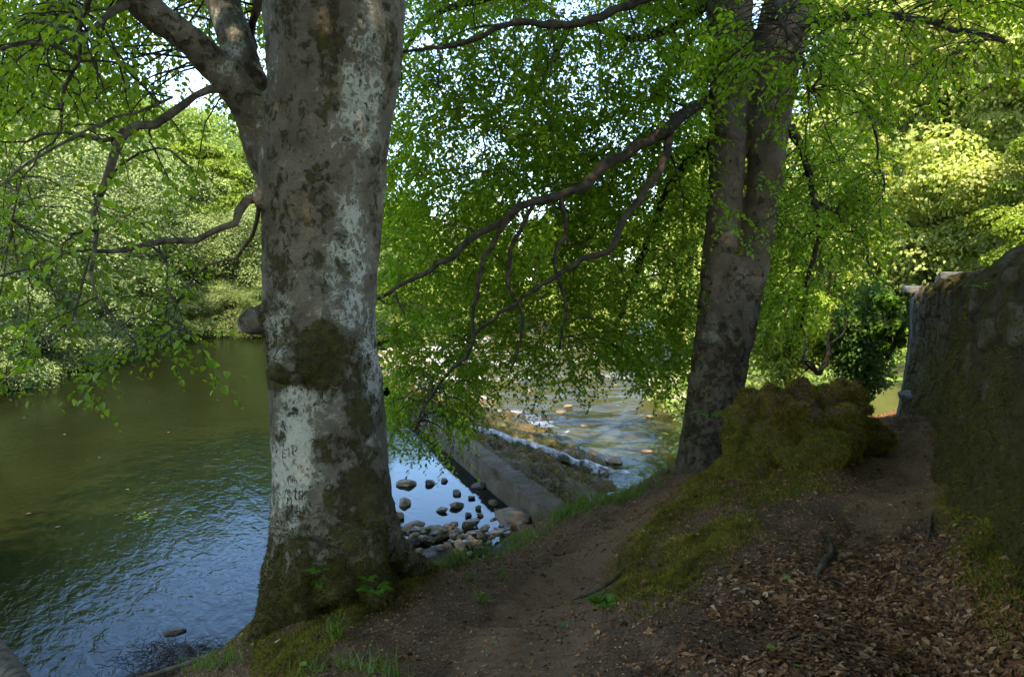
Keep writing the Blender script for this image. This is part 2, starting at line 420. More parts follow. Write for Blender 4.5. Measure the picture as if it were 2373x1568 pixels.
def bank_z(x, y):
    x = np.asarray(x, float); y = np.asarray(y, float)
    P = np.stack([x, y, 0 * x], -1)
    return bank_base(x, y) + .05 * fbm(P * 1.7, 3, 3) + .022 * fbm(P * 7, 3, 4)
def inpoly(x, y, poly):
    poly = np.asarray(poly, float); c = np.zeros(x.shape, bool); j = len(poly) - 1
    for i in range(len(poly)):
        xi, yi = poly[i]; xj, yj = poly[j]
        m = ((yi > y) != (yj > y)) & (x < (xj - xi) * (y - yi) / (yj - yi + 1e-12) + xi)
        c ^= m; j = i
    return c
MOSS_POLYS = [[(1440,1310),(1490,1235),(1560,1165),(1640,1085),(1760,1090),(1900,1100),(1960,1120),(1860,1150),(1770,1180),(1740,1260),(1690,1310),(1620,1350),(1540,1400),(1440,1430),(1410,1370)],
              [(2170,1000),(2230,990),(2300,1100),(2373,1250),(2373,1568),(2300,1500),(2250,1380),(2210,1290),(2190,1180),(2200,1100)],
              [(560,1568),(570,1480),(620,1360),(700,1350),(830,1380),(900,1400),(800,1470),(700,1568)],
              [(880,1390),(960,1290),(1010,1310),(960,1390)]]
PATH_POLYS = [[(1000,1600),(1130,1430),(1250,1320),(1390,1230),(1500,1150),(1570,1110),(1640,1090),(1560,1170),(1460,1270),(1420,1380),(1370,1480),(1300,1600)],
              [(2060,1000),(2190,1000),(2190,1180),(2120,1200),(2000,1280),(1900,1290),(1960,1150)]]
WALL_LINE = np.array([(2.55,-3),(2.35,0.5),(2.25,2.6),(2.95,4.9),(4.55,8.1),(6.75,13.3)])
def soft(x, y, polys, r=0.10):
    # softened membership, sampled with offsets in photo space
    s = 0
    K = 9
    for k in range(K):
        a = k * 2.4; q = 38 * math.sqrt(k / K)
        m = np.zeros(x.shape, bool)
        for p in polys: m |= inpoly(x + q * math.cos(a), y + q * math.sin(a) * .7, p)
        s = s + m
    return s / K
gx = np.arange(-6, 11.01, .05); gy = np.arange(-4, 16.6, .05)
GX, GY = np.meshgrid(gx, gy)
GZ = bank_z(GX.ravel(), GY.ravel())
BV = np.stack([GX.ravel(), GY.ravel(), GZ], 1)
bx, by, bd = proj(BV)
mossm = np.where(bd > .5, soft(bx, by, MOSS_POLYS), 0)
mossm = np.clip(mossm * (.75 + .75 * fbm(BV * 2.2, 4, 61)), 0, 1)
pathm = np.where(bd > .5, soft(bx, by, PATH_POLYS), .4)
wetm = sstep(.22, .03, GZ + .05 * fbm(BV * 3, 2, 8))
# cushions of moss raise the ground a little
BV[:, 2] += mossm * (.05 * np.clip(fbm(BV * 4.2, 3, 12) + .5, 0, 2)) - .03 * pathm
ny, nx = GX.shape
ii = np.arange((ny - 1) * nx).reshape(ny - 1, nx)[:, :-1].ravel()
BQ = np.stack([ii, ii + 1, ii + 1 + nx, ii + nx], 1)
bank = build("bank", BV, BQ, M['ground'], attrs={"moss": mossm, "path": pathm, "wet": wetm})
tag(bank, kind="structure")

# ------------------------------------------------------------------ far terrain
CREST = np.array([(1.15, 7.4), (.56, 9.4), (-.31, 12.2), (-.66, 13.3), (-2.2, 18.2), (-5.0, 27), (-10, 44)])
RIV = np.array([(-34,-40),(-26,-10),(-20,8),(-16.2,24),(-17.2,29),(-20.3,39.5),(-22,51),(-23.5,58.5),(-17,55),(-10.5,47.5),(-6,60),(0,74),(8,84),(16,92),(22,88),(13,74),(9,58),(7.6,45),(6.4,30),(5.2,21),(3.4,15),(1.6,11.2),(.2,9),(-1.2,7.9),(-2.2,6.4),(-3.1,5.4),(-4.2,3),(-6.5,-1),(-9,-10),(-14,-40)], float)
def sdist(x, y, poly):
    d = np.full(x.shape, 1e9); j = len(poly) - 1
    for i in range(len(poly)):
        a = poly[j]; e = poly[i] - a; t = np.clip(((x - a[0]) * e[0] + (y - a[1]) * e[1]) / (e @ e), 0, 1)
        d = np.minimum(d, np.hypot(x - a[0] - t * e[0], y - a[1] - t * e[1])); j = i
    return np.where(inpoly(x, y, poly), -d, d)
def hill_z(x, y):
    d = sdist(x, y, RIV)
    az = np.degrees(np.arctan2(x, np.maximum(y, 1e-3)))          # 0 straight ahead
    slope = np.interp(az, [-60, -34, -22, -14, -8, 0, 10, 18, 30, 60], [.46, .46, .44, .40, .34, .14, .12, .24, .36, .36])
    slope = np.where(y < 4, .06, slope)
    cap = np.interp(az, [-60, -30, -20, -14, -8, 0, 10, 18, 30], [30, 30, 27, 23, 17, 7, 6, 11, 17])
    base = np.where((x > -9) & (y > 10) & (x > np.interp(y, CREST[:, 1], CREST[:, 0])), -.9, .15)
    up = base + .7 * sstep(0, 2.5, d) + cap * (1 - np.exp(-slope * np.maximum(d, 0) / np.maximum(cap, .1)))
    up = np.where(y < 4, np.minimum(up, 1.5 + .02 * d), up)
    z = np.where(d > 0, up, np.maximum(-2.6, base + d * .6))
    box = (x > -5.5) & (x < 10.5) & (y > -3.5) & (y < 15.5)
    return np.where(box, -2.9, z + .25 * fbm(np.stack([x, y, 0 * x], -1) * .4, 3, 21) * (d > 0))
hx = np.concatenate([np.arange(-260, -60, 10), np.arange(-60, 60, 1.25), np.arange(60, 261, 10)])
hy = np.concatenate([np.arange(-120, -10, 8), np.arange(-10, 110, 1.25), np.arange(110, 420, 12)])
HX, HY = np.meshgrid(hx, hy); HZ = hill_z(HX.ravel(), HY.ravel())
ny, nx = HX.shape; ii = np.arange((ny - 1) * nx).reshape(ny - 1, nx)[:, :-1].ravel()
hills = build("hills", np.stack([HX.ravel(), HY.ravel(), HZ], 1), np.stack([ii, ii + 1, ii + 1 + nx, ii + nx], 1), M['hill'])
tag(hills, kind="structure")

# ------------------------------------------------------------------ water
def crest_x(y): return np.interp(y, CREST[:, 1], CREST[:, 0])
ys = np.concatenate([np.arange(-40, 7.4, 2), np.arange(7.4, 62, .5)])
PV = []; nn_ = 60
for y in ys:
    xr = crest_x(y) if y > 7.4 else 1.0
    if y > 44: xr = -10 + (y - 44) * .2
    PV += [(-40 + (xr + 40) * k / (nn_ - 1), y, 0.0) for k in range(nn_)]
ii = np.arange((len(ys) - 1) * nn_).reshape(-1, nn_)[:, :-1].ravel()
PVa = np.array(PV); near_weir = sstep(3.2, 1.2, np.interp(PVa[:, 1], CREST[:, 1], CREST[:, 0]) - PVa[:, 0]) * sstep(7.0, 8.4, PVa[:, 1]) * sstep(17, 13, PVa[:, 1])
pool = build("pool_water", PV, np.stack([ii, ii + 1, ii + 1 + nn_, ii + nn_], 1), M['pool'], attrs={"rough": 1 - .82 * near_weir})
tag(pool, kind="structure")
# downstream river, rippled and foaming below the weir
dx = np.arange(-9, 24.01, .2); dy = np.arange(10.5, 95, .25)
DX, DY = np.meshgrid(dx, dy); P2 = np.stack([DX.ravel(), DY.ravel(), 0 * DX.ravel()], 1)
def apron_w(y): return np.interp(y, [8, 12, 18, 26, 44], [1.5, 3.0, 4.8, 5.2, 5.5])
tt = P2[:, 0] - crest_x(P2[:, 1])
drop = np.interp(P2[:, 1], [10, 40, 62, 95], [-1.15, -1.1, -.55, .1])       # rapids climb away from the viewer
foam = .5 * np.exp(-((P2[:, 1] - 27 - 1.2 * (P2[:, 0] - 2) * .4) / 3.0) ** 2) * sstep(-4, 1, P2[:, 0]) * sstep(8, 3, P2[:, 0])
foam += .55 * sstep(33, 40, P2[:, 1]) * sstep(75, 62, P2[:, 1]) + .35 * np.exp(-((tt - apron_w(P2[:, 1])) / .9) ** 2) * sstep(13, 17, P2[:, 1])
foam = foam * (.75 + .5 * fbm(P2 * .35, 3, 31)) - .05
P2[:, 2] = drop + .06 * fbm(P2 * np.array([.9, 2.0, 1]), 3, 5) * (1 + 2.0 * np.clip(foam, 0, 1))
ny, nx = DX.shape; ii = np.arange((ny - 1) * nx).reshape(ny - 1, nx)[:, :-1].ravel()
Q2 = np.stack([ii, ii + 1, ii + 1 + nx, ii + nx], 1)
keep = (tt[Q2[:, 0]] > 1.0)
stream = build("river_water", P2, Q2[keep], M['stream'], attrs={"foam": foam, "rough": np.ones(len(P2))})
tag(stream, kind="structure")

# ------------------------------------------------------------------ weir
weir = tag(empty("weir", (0, 0, 0)), "long old weir running out from the near bank, concrete beam beside a mossy stone apron", "weir")
def crest_pt(y): return np.array([crest_x(y), y])
def strip(y0, y1, t0, t1, ny, nt, zf, skirt=True):
    Y = np.linspace(y0, y1, ny); T = np.linspace(t0, t1, nt)
    YY, TT = np.meshgrid(Y, T, indexing='ij'); y = YY.ravel(); t = TT.ravel()
    # across direction leans a little downstream
    X = crest_x(y) + t * .96; Yw = y + t * .28
    V = np.stack([X, Yw, zf(y, t, X, Yw)], 1)
    ii = np.arange((ny - 1) * nt).reshape(ny - 1, nt)[:, :-1].ravel()
    return V, np.stack([ii, ii + nt, ii + nt + 1, ii + 1], 1)
def apron_z(y, t, X, Y):
    w = apron_w(y); U = np.stack([Y * 1.1 + X * .3, X * 2.2], 1)
    f1, f2, cid = worley(U, 3)
    st = np.clip((f2 - f1) * 1.6, 0, 1)
    z = .22 - 1.5 * (t / w) ** 1.1 * np.where(t > 0, 1, 0)
    z = np.where(t < .15, np.minimum(z, .22), z)
    P3 = np.stack([X, Y, 0 * X], 1)
    q = t * 2.6 + .5 * fbm(P3 * .9, 3, 14); saw = q - np.floor(q)          # courses of tilted slabs
    return z + .10 * st * (cid + .3) + .15 * fbm(P3 * 1.5, 5, 9) + .10 * (saw - .5) + .05 * fbm(P3 * 7, 3, 10) - .08
V, Q = strip(7.6, 46, .27, 6.2, 420, 115, apron_z)
build("apron", V, Q, M['apron'], weir)
APV, APQ = V, Q
# concrete beam along the crest
Y = np.linspace(7.6, 20, 300)
prof = [(-.26, -1.2), (-.25, -.3), (-.25, .0), (-.25, .15), (-.25, .29), (-.22, .34)] + [(-.22 + .42 * k / 11, .34 + .03 * k / 11) for k in range(1, 12)] + [(.24, .33), (.25, .15), (.25, -1.2)]
prof = np.array(prof) * np.array([.74, 1]) + np.array([.06, 0]); npf = len(prof)
yy = np.repeat(Y, npf); aa = np.tile(prof[:, 0], len(Y)); zb = np.tile(prof[:, 1], len(Y))
B3 = np.stack([crest_x(yy) + aa, yy + aa * .28, zb], 1)
nz = fbm(B3 * 2.2, 5, 40); chip = np.clip(fbm(B3 * 3.5, 4, 43) - .25, 0, 1) * (np.abs(aa - .06) > .125) * (zb > .2)
B3[:, 2] += np.where(zb > -.2, 0.012 * nz + .008 * fbm(B3 * 16, 3, 41) - .16 * chip, 0); B3[:, 0] += np.where(np.abs(aa - .06) > .17, .012 * nz, 0) - np.sign(aa - .06) * .10 * chip
ii = np.arange((len(Y) - 1) * npf).reshape(-1, npf)[:, :-1].ravel()
build("crest_beam", B3, np.stack([ii, ii + npf, ii + npf + 1, ii + 1], 1), M['concrete'], weir)
# stone blocks between beam and apron
blk = Acc()
def box_pts(c, d, rot=0):
    s = np.array([[a, b, e] for a in (-1, 1) for b in (-1, 1) for e in (-1, 1)], float) * np.array(d) / 2
    cs, sn = math.cos(rot), math.sin(rot)
    s = np.stack([s[:, 0] * cs - s[:, 1] * sn, s[:, 0] * sn + s[:, 1] * cs, s[:, 2]], 1) + rng.normal(0, .02, (8, 3))
    return s + np.array(c), np.array([[0,1,3,2],[4,6,7,5],[0,4,5,1],[2,3,7,6],[0,2,6,4],[1,5,7,3]])
# ledges of yellow moss lying across the apron
def ledge(y0, y1, t0, t1, h, seed, mat):
    n = 90; m = 16
    u = np.linspace(0, 1, n); V = []
    for i, k in enumerate(u):
        y = y0 + (y1 - y0) * k; t = t0 + (t1 - t0) * k
        zb = float(apron_z(np.array([y]), np.array([t]), np.array([crest_x(y) + t]), np.array([y]))[0])
        wv = .75 * math.sin(math.pi * min(1, .12 + k)) ** .5
        for j in range(m):
            a = math.pi * j / (m - 1)
            q = np.array([[k * 20, a * 2.5, seed]])
            b = 1 + .35 * float(fbm(q, 3, seed)[0])
            V.append((crest_x(y) + t * .96 + .1 * math.cos(a) * b, y + t * .28 - math.cos(a) * wv * b * .9, zb - .12 + h * math.sin(a) ** .6 * b))
    ii = np.arange((n - 1) * m).reshape(-1, m)[:, :-1].ravel()
    build("moss_ledge", V, np.stack([ii, ii + m, ii + m + 1, ii + 1], 1), mat, weir)
ledge(19.2, 19.0, .9, 4.3, .28, 50, M['ledge'])
ledge(21.3, 20.4, .8, 3.8, .22, 52, M['ledge'])
ledge(23.6, 22.6, 1.4, 4.6, .3, 54, M['ledge'])
ledge(17.3, 17.0, 3.2, 4.9, .3, 51, M['apron'])
# water sheets running down the apron
def sheet(y0, y1, t0, t1, wd, lift, fo, seed):
    n, m = 80, 16; V = []; A = []
    for i in range(n):
        k = i / (n - 1); y = y0 + (y1 - y0) * k; t = t0 + (t1 - t0) * k
        for j in range(m):
            e = (j / (m - 1) - .5) * 2
            yy = y + e * wd * (.6 + .6 * k); X = crest_x(yy) + t * .96; Yw = yy + t * .28
            w = apron_w(np.array([yy]))[0]
            z = .22 - 1.5 * (t / w) ** 1.1 + lift + .06 * float(fbm(np.array([[k * 16, e * 3, seed]]), 3, seed)[0])
            V.append((X, Yw, z - .22 * abs(e) ** 2)); A.append(fo * (1 - .6 * e * e))
    ii = np.arange((n - 1) * m).reshape(-1, m)[:, :-1].ravel()
    o = build("cascade", V, np.stack([ii, ii + m, ii + m + 1, ii + 1], 1), M['stream'], attrs={"foam": A, "rough": np.ones(len(A))})
    tag(o, kind="structure")
sheet(17.4, 16.6, .35, 5.2, .26, .15, .72, 61)
sheet(26, 24.5, .3, 5.8, 1.2, .12, .55, 62)
sheet(32, 29, .3, 6.0, 1.6, .12, .6, 63)
sheet(40, 37, .3, 6.0, 1.6, .12, .5, 64)

# ------------------------------------------------------------------ rocks
def rock_mesh(seed, flat=.6, sub=2):
    import bmesh
    bm = bmesh.new(); bmesh.ops.create_icosphere(bm, subdivisions=sub, radius=1)
    V = np.array([v.co[:] for v in bm.verts]); Q = np.array([[v.index for v in f.verts] for f in bm.faces]); bm.free()
    r = np.random.default_rng(seed)
    for k in range(15):
        n = unit(r.normal(size=3)); d = r.uniform(.48, .80); t = V @ n
        V = V - np.maximum(t - d, 0)[:, None] * n * .98
    V = V * (1 + .07 * fbm(V * 1.6 + seed, 3, seed)[:, None] + .03 * fbm(V * 6 + seed, 2, seed)[:, None])
    V[:, 2] *= flat; V[:, 0] *= r.uniform(.85, 1.3)
    return V, Q
ROCKS = {}
def rock(kind, seed, loc, size, rz, label, group=None, flat=.6, cat="rock", name="rock"):
    key = (kind, seed, flat)
    if key not in ROCKS:
        V, Q = rock_mesh(seed, flat); o = build(name, V, Q, M[kind], smooth=False); ROCKS[key] = o.data
        if kind in ('rubble',): pass
        for p in o.data.polygons: p.use_smooth = False
    else:
        o = bpy.data.objects.new(name, ROCKS[key]); col.objects.link(o)
    o.location = loc; o.scale = (size, size, size); o.rotation_euler = (rng.normal(0, .12), rng.normal(0, .12), rz)
    return tag(o, label, cat, group)
def rk(x, y, wpx, label, kind='rock', z=0.02, seed=None, flat=.6, group="rocks lying in the shallow pool beside the weir"):
    p = onz(x, y, z); s = wpx / 2 / F * (p[1])
    rock(kind, seed if seed is not None else int(x) % 7, p, s, rng.uniform(0, 6), label, group, flat)
for a in [(955,1222,62,"rounded tan rock beside the left beech root, leftmost of the bank edge rocks"),
          (1045,1226,58,"brown rock between the tan rock and the slanting slab at the bank edge"),
          (1005,1243,86,"long flat light brown slab low in front of the bank edge rocks"),
          (1112,1240,74,"dark square rock standing right above the white riffle"),
          (1090,1216,60,"brown rock behind the dark square rock at the pool edge"),
          (1195,1212,120,"large layered brown boulder at the end of the concrete beam"),
          (1180,1240,70,"dark wet rock below the large layered boulder"),
          (1060,1170,40,"pair-topped brown rock in the middle of the blue pool"),
          (1022,1181,34,"dark pointed rock left of the middle pool rock"),
          (1086,1192,26,"small dark rock just right of the middle pool rock"),
          (1112,1192,22,"small low rock near the right of the pool"),
          (1108,1175,26,"small flat rock between the middle rock and the beam"),
          (1142,1165,36,"flat grey brown rock near the concrete beam foot"),
          (1092,1152,24,"small wedge shaped dark rock in the blue pool"),
          (1060,1142,28,"dark upright rock in the blue pool under hanging leaves"),
          (1112,1125,44,"wide dark rock tucked against the beam side"),
          (1030,1112,24,"small dark rock alone in the far part of the blue pool"),
          (995,1118,34,"low long dark rock at the far left of the pool"),
          (940,1165,50,"brown rock by the trunk edge in the shallow water"),
          (925,1195,44,"tan rock half hidden by the left beech trunk"),
          (945,1120,56,"tan flat rock far left beside the trunk in shallow water"),
          (1150,1180,20,"tiny dark rock right of the pool near the boulder"),
          (960,1252,50,"dark flat rock at the foot of the bank beside the beech root"),
          (1215,1225,60,"brown rock wedged between boulder and bank grass")]:
    rk(*a, kind='rock_wet' if ('dark' in a[3]) else 'rock')
for k in range(70):
    x = rng.uniform(925, 1240); y = 1255 - (x - 925) * .08 + rng.normal(0, 18)
    rk(x, y, rng.uniform(12, 38), "small stone in the stony strip along the pool edge", 'rock' if k % 2 else 'rock_wet', z=.09, seed=k % 6, group="small stones along the pool edge")
rk(405, 1463, 52, "dark flat rock alone in the blue water left of the beech", 'rock_wet', z=.0, seed=3, flat=.45, group=None)
# pale rubble on the far river bank
for k in range(110):
    x = rng.uniform(6.0, 9.5); y = rng.uniform(26, 52); x += (y - 28) * .05
    s = rng.uniform(.18, .55)
    rock('rubble', 10 + k % 6, (x, y, -1.0 + (x - 6.4) * .32 + rng.normal(0, .06)), s, rng.uniform(0, 6), "pale sunlit boulder in the rubble bank across the rapids", "pale boulders on the rubble bank", .7, name="boulder")
for k in range(46):
    y = rng.uniform(34, 50); x = crest_x(y) + rng.uniform(.2, 6.5); s = rng.uniform(.2, .5)
    rock('rubble', 10 + k % 6, (x, y, -.05 - (x - crest_x(y)) * .14), s, rng.uniform(0, 6), "pinkish boulder at the far end of the weir", "boulders at the far weir end", .6, name="boulder")
for k in range(26):
    y = rng.uniform(19, 56); x = rng.uniform(1.5, 6.0) if y < 30 else rng.uniform(-2, 6)
    rock('rock', k % 6, (x, y, np.interp(y, [10, 40, 62], [-1.18, -1.12, -.6])), rng.uniform(.15, .38), rng.uniform(0, 6), "brown stone breaking the surface of the rapids", "stones in the rapids", .6)

# ------------------------------------------------------------------ strands (moss, grass) and scatter helpers
def scatter(V, Q, n, weight=None):
    """n random points with normals on a mesh given as arrays (quads or tris)"""
    tr = np.concatenate([q[:, [0, 1, 2]] for q in (Q if isinstance(Q, list) else [Q])] + [q[:, [0, 2, 3]] for q in (Q if isinstance(Q, list) else [Q]) if q.shape[1] == 4])
    A, B, Cc = V[tr[:, 0]], V[tr[:, 1]], V[tr[:, 2]]
    nn = np.cross(B - A, Cc - A); ar = np.linalg.norm(nn, axis=1) / 2
    w = ar.copy()
    if weight is not None: w = w * weight[tr].mean(1)
    i = np.searchsorted(np.cumsum(w) / w.sum(), rng.random(n)); i = np.clip(i, 0, len(tr) - 1)
    u, v = rng.random(n), rng.random(n); f = u + v > 1; u = np.where(f, 1 - u, u); v = np.where(f, 1 - v, v)
    return A[i] + (B - A)[i] * u[:, None] + (Cc - A)[i] * v[:, None], unit(nn[i])
def strands(P, N, L, w, lean=.7, droop=.3):
    n = len(P); d = unit(N + lean * rng.normal(size=(n, 3)) - np.array([0, 0, droop]))
    s = unit(np.cross(d, rdir(n))); L = np.broadcast_to(L, (n,))[:, None] * rng.uniform(.5, 1.3, (n, 1))
    V = np.stack([P - s * w, P + s * w, P + d * L], 1).reshape(-1, 3)
    return V, np.arange(3 * n).reshape(-1, 3)
def tufts(P, N, L, w, k=5, spread=.6):
    """little feathery moss shoots: k blades out of one point"""
    P = np.repeat(P, k, 0); N = np.repeat(N, k, 0)
    return strands(P, N, L, w, spread)

P, N = scatter(APV, APQ, 26000, sstep(-.45, .3, fbm(APV * .9, 4, 19)) * (APV[:, 1] < 26)); N = N * np.sign(N[:, 2:3])
V, Q = tufts(P, N, .07, .007, 3); build("moss", V, Q, M['apron_moss'], weir)
# ------------------------------------------------------------------ stone wall
wall = tag(empty("stone_wall", (2.95, 4.9, 1.6)), "tall old rubble stone wall overgrown with moss along the right of the path", "wall")
seg = np.linalg.norm(np.diff(WALL_LINE, axis=0), axis=1); sl = np.concatenate([[0], np.cumsum(seg)])
ns, nh = 560, 92
S = np.linspace(0, sl[-1], ns)
lx = np.interp(S, sl, WALL_LINE[:, 0]); ly = np.interp(S, sl, WALL_LINE[:, 1])
k_ = np.ones(61) / 61
lx = np.convolve(np.pad(lx, 30, 'edge'), k_, 'valid'); ly = np.convolve(np.pad(ly, 30, 'edge'), k_, 'valid')
tx, ty = np.gradient(lx), np.gradient(ly); tl = np.hypot(tx, ty); nxl, nyl = -ty / tl, tx / tl     # towards the path
foot = bank_z(lx, ly) - .35
topz = 3.13 + .05 * fbm(np.stack([S * 1.5, 0 * S, 0 * S], 1), 3, 70) + .035 * fbm(np.stack([S * 6, 0 * S, 0 * S], 1), 2, 71)
topz = topz + .14 * sstep(7.5, 3.0, ly) - .10 * sstep(10.6, 11.0, ly)
V = []; st = []; jo = []; mo = []; pr = []
hh = np.linspace(0, 1, nh)
SS, HH = np.meshgrid(S, hh, indexing='ij'); zz = foot[:, None] + (topz - foot)[:, None] * HH
U = np.stack([SS.ravel() / .36 + .6 * vnoise(np.stack([SS.ravel() * 3, zz.ravel() * 5, 0 * zz.ravel()], 1), 5), zz.ravel() / .16 + .4 * vnoise(np.stack([SS.ravel() * 2, zz.ravel() * 3, 0 * zz.ravel()], 1), 6)], 1)
f1, f2, cid = worley(U, 77)
j = np.clip((f2 - f1), 0, 1)
off = .030 * sstep(0, .16, j) + .035 * (cid - .5) + .035 * fbm(np.stack([SS.ravel() * 1.3, zz.ravel() * 1.8, 0 * zz.ravel()], 1), 4, 78) + .012 * fbm(np.stack([SS.ravel() * 9, zz.ravel() * 9, 0 * zz.ravel()], 1), 3, 79)
off = off * (1 - .75 * sstep(11.6, 12.4, np.repeat(ly, nh)))
off = off + .25 * (1 - HH.ravel()) ** 2.5          # battered foot
off = off - .08 * np.clip((HH.ravel() - .93) / .07, 0, 1) ** 2
X = np.repeat(lx, nh) + np.repeat(nxl, nh) * off; Yw = np.repeat(ly, nh) + np.repeat(nyl, nh) * off
WV = np.stack([X, Yw, zz.ravel()], 1)
ii = np.arange((ns - 1) * nh).reshape(-1, nh)[:, :-1].ravel()
WQ = np.stack([ii, ii + nh, ii + nh + 1, ii + 1], 1)
mossw = .45 + .55 * (1 - HH.ravel()) ** 1.5 + .25 * sstep(.9, 1, HH.ravel()) - .35 * sstep(10.2, 11.5, Yw)
pier_sky_tint = sstep(11.9, 12.5, np.repeat(ly, nh))
# top and back
tw = .55; nb = 12
TV = []
for k in range(nb):
    e = k / (nb - 1); o_ = -tw * e
    zt = topz + .03 * np.sin(math.pi * e) + .05 * fbm(np.stack([S * 4, 0 * S + e * 3, 0 * S], 1), 3, 80) * (1 if 0 < k < nb - 1 else 0)
    TV.append(np.stack([lx + nxl * (o_ + off.reshape(ns, nh)[:, -1] * (1 - e)), ly + nyl * (o_ + off.reshape(ns, nh)[:, -1] * (1 - e)), zt], 1))
TV.append(np.stack([lx - nxl * tw, ly - nyl * tw, foot], 1))
TV = np.stack(TV, 1)                # ns, nb+1, 3
nt_ = nb + 1
ti = np.arange((ns - 1) * nt_).reshape(-1, nt_)[:, :-1].ravel() + len(WV)
TQ = np.stack([ti, ti + nt_, ti + nt_ + 1, ti + 1], 1)
AV = np.concatenate([WV, TV.reshape(-1, 3)])
# end cap at the river end
e0 = (ns - 1) * nh; eb = len(WV) + (ns - 1) * nt_
capq = np.array([[e0 + k, e0 + k + 1, eb + nb, eb + nb] for k in range(0, nh - 1)])[:, :3]
capq2 = np.array([[eb + k, eb + k + 1, eb + nb] for k in range(nb - 1)])
def ext(a, v): return np.concatenate([a, np.full(len(AV) - len(a), v)])
build("masonry", AV, [np.concatenate([WQ, TQ]), np.concatenate([capq, capq2])], M['wall'], wall,
      attrs={"stone": ext(cid, .4), "joint": ext(j, .5), "moss": ext(mossw, .62), "pier_sky_tint": ext(pier_sky_tint, .0)})
# slabs on the far end of the wall
def slab(name, c, d, rot, mat, parent, bev=.02):
    V, Q = box_pts(c, d, rot)
    o = build(name, V, Q, mat, parent, smooth=False)
    b = o.modifiers.new("bevel", 'BEVEL'); b.width = bev; b.segments = 2
    return o
slab("cap_stone", (6.83, 13.0, 3.10), (.62, .75, .09), math.atan2(1.0, .42) - math.pi / 2, M['cap'], wall)
slab("cap_stone", (7.10, 12.3, 3.26), (.75, .65, .16), math.atan2(1.0, .42) - math.pi / 2, M['cap'], wall)
LEDGE = 1
# moss on the wall
vw = sstep(2.2, 3.0, Yw) * sstep(12.6, 10.5, Yw) * np.clip(mossw + .7 * fbm(WV * 1.6, 4, 90) - .22, 0, 1)
P, N = scatter(WV, WQ, 24000, vw)
sg = np.sign(np.sum(N * np.array([-.9, .4, .1]), 1))[:, None]; N = N * np.where(sg == 0, 1, sg)
d = np.linalg.norm(P - C0, axis=1)
V, Q = strands(P, N, .030, .0035, .8, .5)
wm = build("moss", V, Q, M['moss_dark'], wall)

# ------------------------------------------------------------------ mossy mound (old stump or boulder buried in moss)
mound = tag(empty("moss_mound", (2.35, 6.5, 1.5)), "big rounded hummock buried in thick green moss beside the twin stemmed beech", "mound")
import bmesh
def blob(c, r, sub=5, squash=(1, 1, 1)):
    bm = bmesh.new(); bmesh.ops.create_icosphere(bm, subdivisions=sub, radius=1)
    V = np.array([v.co[:] for v in bm.verts]); Q = np.array([[v.index for v in f.verts] for f in bm.faces]); bm.free()
    return V * np.array(squash) * r + np.array(c), Q
def remesh(parts, voxel, name="tmp"):
    a = Acc()
    for V, Q in parts: a.add(V, Q)
    o = a.build(name, None)
    m = o.modifiers.new("r", 'REMESH'); m.mode = 'VOXEL'; m.voxel_size = voxel; m.use_smooth_shade = True
    sm = o.modifiers.new("s", 'SMOOTH'); sm.factor = .5; sm.iterations = 6
    dg = bpy.context.evaluated_depsgraph_get(); ev = o.evaluated_get(dg); me = ev.to_mesh()
    V = np.zeros(len(me.vertices) * 3, np.float32); me.vertices.foreach_get("co", V); V = V.reshape(-1, 3).astype(float)
    tot = np.zeros(len(me.polygons), np.int32); me.polygons.foreach_get("loop_total", tot)
    li = np.zeros(len(me.loops), np.int32); me.loops.foreach_get("vertex_index", li)
    N = np.zeros(len(me.vertices) * 3, np.float32); me.vertices.foreach_get("normal", N); N = N.reshape(-1, 3).astype(float)
    assert (tot == 4).all()
    ev.to_mesh_clear(); bpy.data.objects.remove(o, do_unlink=True)
    return V, li.reshape(-1, 4), N
# centres read off the photograph at their own depths: (x, y, depth, radius, squash)
MB = [(1850,1000,6.75,.50,(1.0,.9,.72)),(1800,985,6.5,.36,(1,1,.85)),(1890,1040,6.35,.36,(1,.9,.66)),(1770,1030,6.6,.32,(1,1,.85)),(1745,1080,6.45,.28,(1,1,.7)),
      (1860,930,7.1,.40,(1.15,.9,.55)),(1950,940,7.2,.30,(1.1,.9,.6)),(1960,985,6.9,.24,(1,1,.7)),(1945,950,6.5,.12,(1.1,1,.7)),(1985,985,6.6,.085,(1,1,1)),
      (1830,955,6.35,.27,(1,.9,.7)),(1705,1100,6.5,.24,(1,1,.6)),(2010,1010,7.0,.30,(1.3,1,.42)),(1940,905,7.35,.30,(1.3,.9,.42)),(1790,925,7.0,.22,(1,1,.7))]
parts = [blob(at(x - 15, y, d), r, 3, sq) for x, y, d, r, sq in MB]
V, Q, N = remesh(parts, .035)
cav = at(1900, 905, 6.75); dcv = np.linalg.norm((V - cav) / np.array([.26, .35, .16]), axis=1)
V = V + N * (.13 * fbm(V * 2.9, 3, 33) - .10 * np.abs(fbm(V * 3.6, 2, 37)) + .045 * fbm(V * 9, 3, 34))[:, None]
V = V - np.array([0, 0, 1]) * (.24 * np.exp(-dcv ** 2))[:, None]
mm = np.full(len(V), .75) + .3 * fbm(V * 3, 3, 35) - .9 * np.exp(-dcv ** 2)
cap_ = sstep(1.9, 2.2, V[:, 2]) * .25
build("hummock", V, Q, M['ground'], mound, attrs={"moss": mm - cap_, "path": 0 * mm + .3, "wet": 0 * mm})
P, N2 = scatter(V, Q, 30000, np.clip(mm + .25, 0, 1.2))
V2, Q2_ = tufts(P, N2, .034, .0028, 3)
build("moss", V2, Q2_, M['moss'], mound)
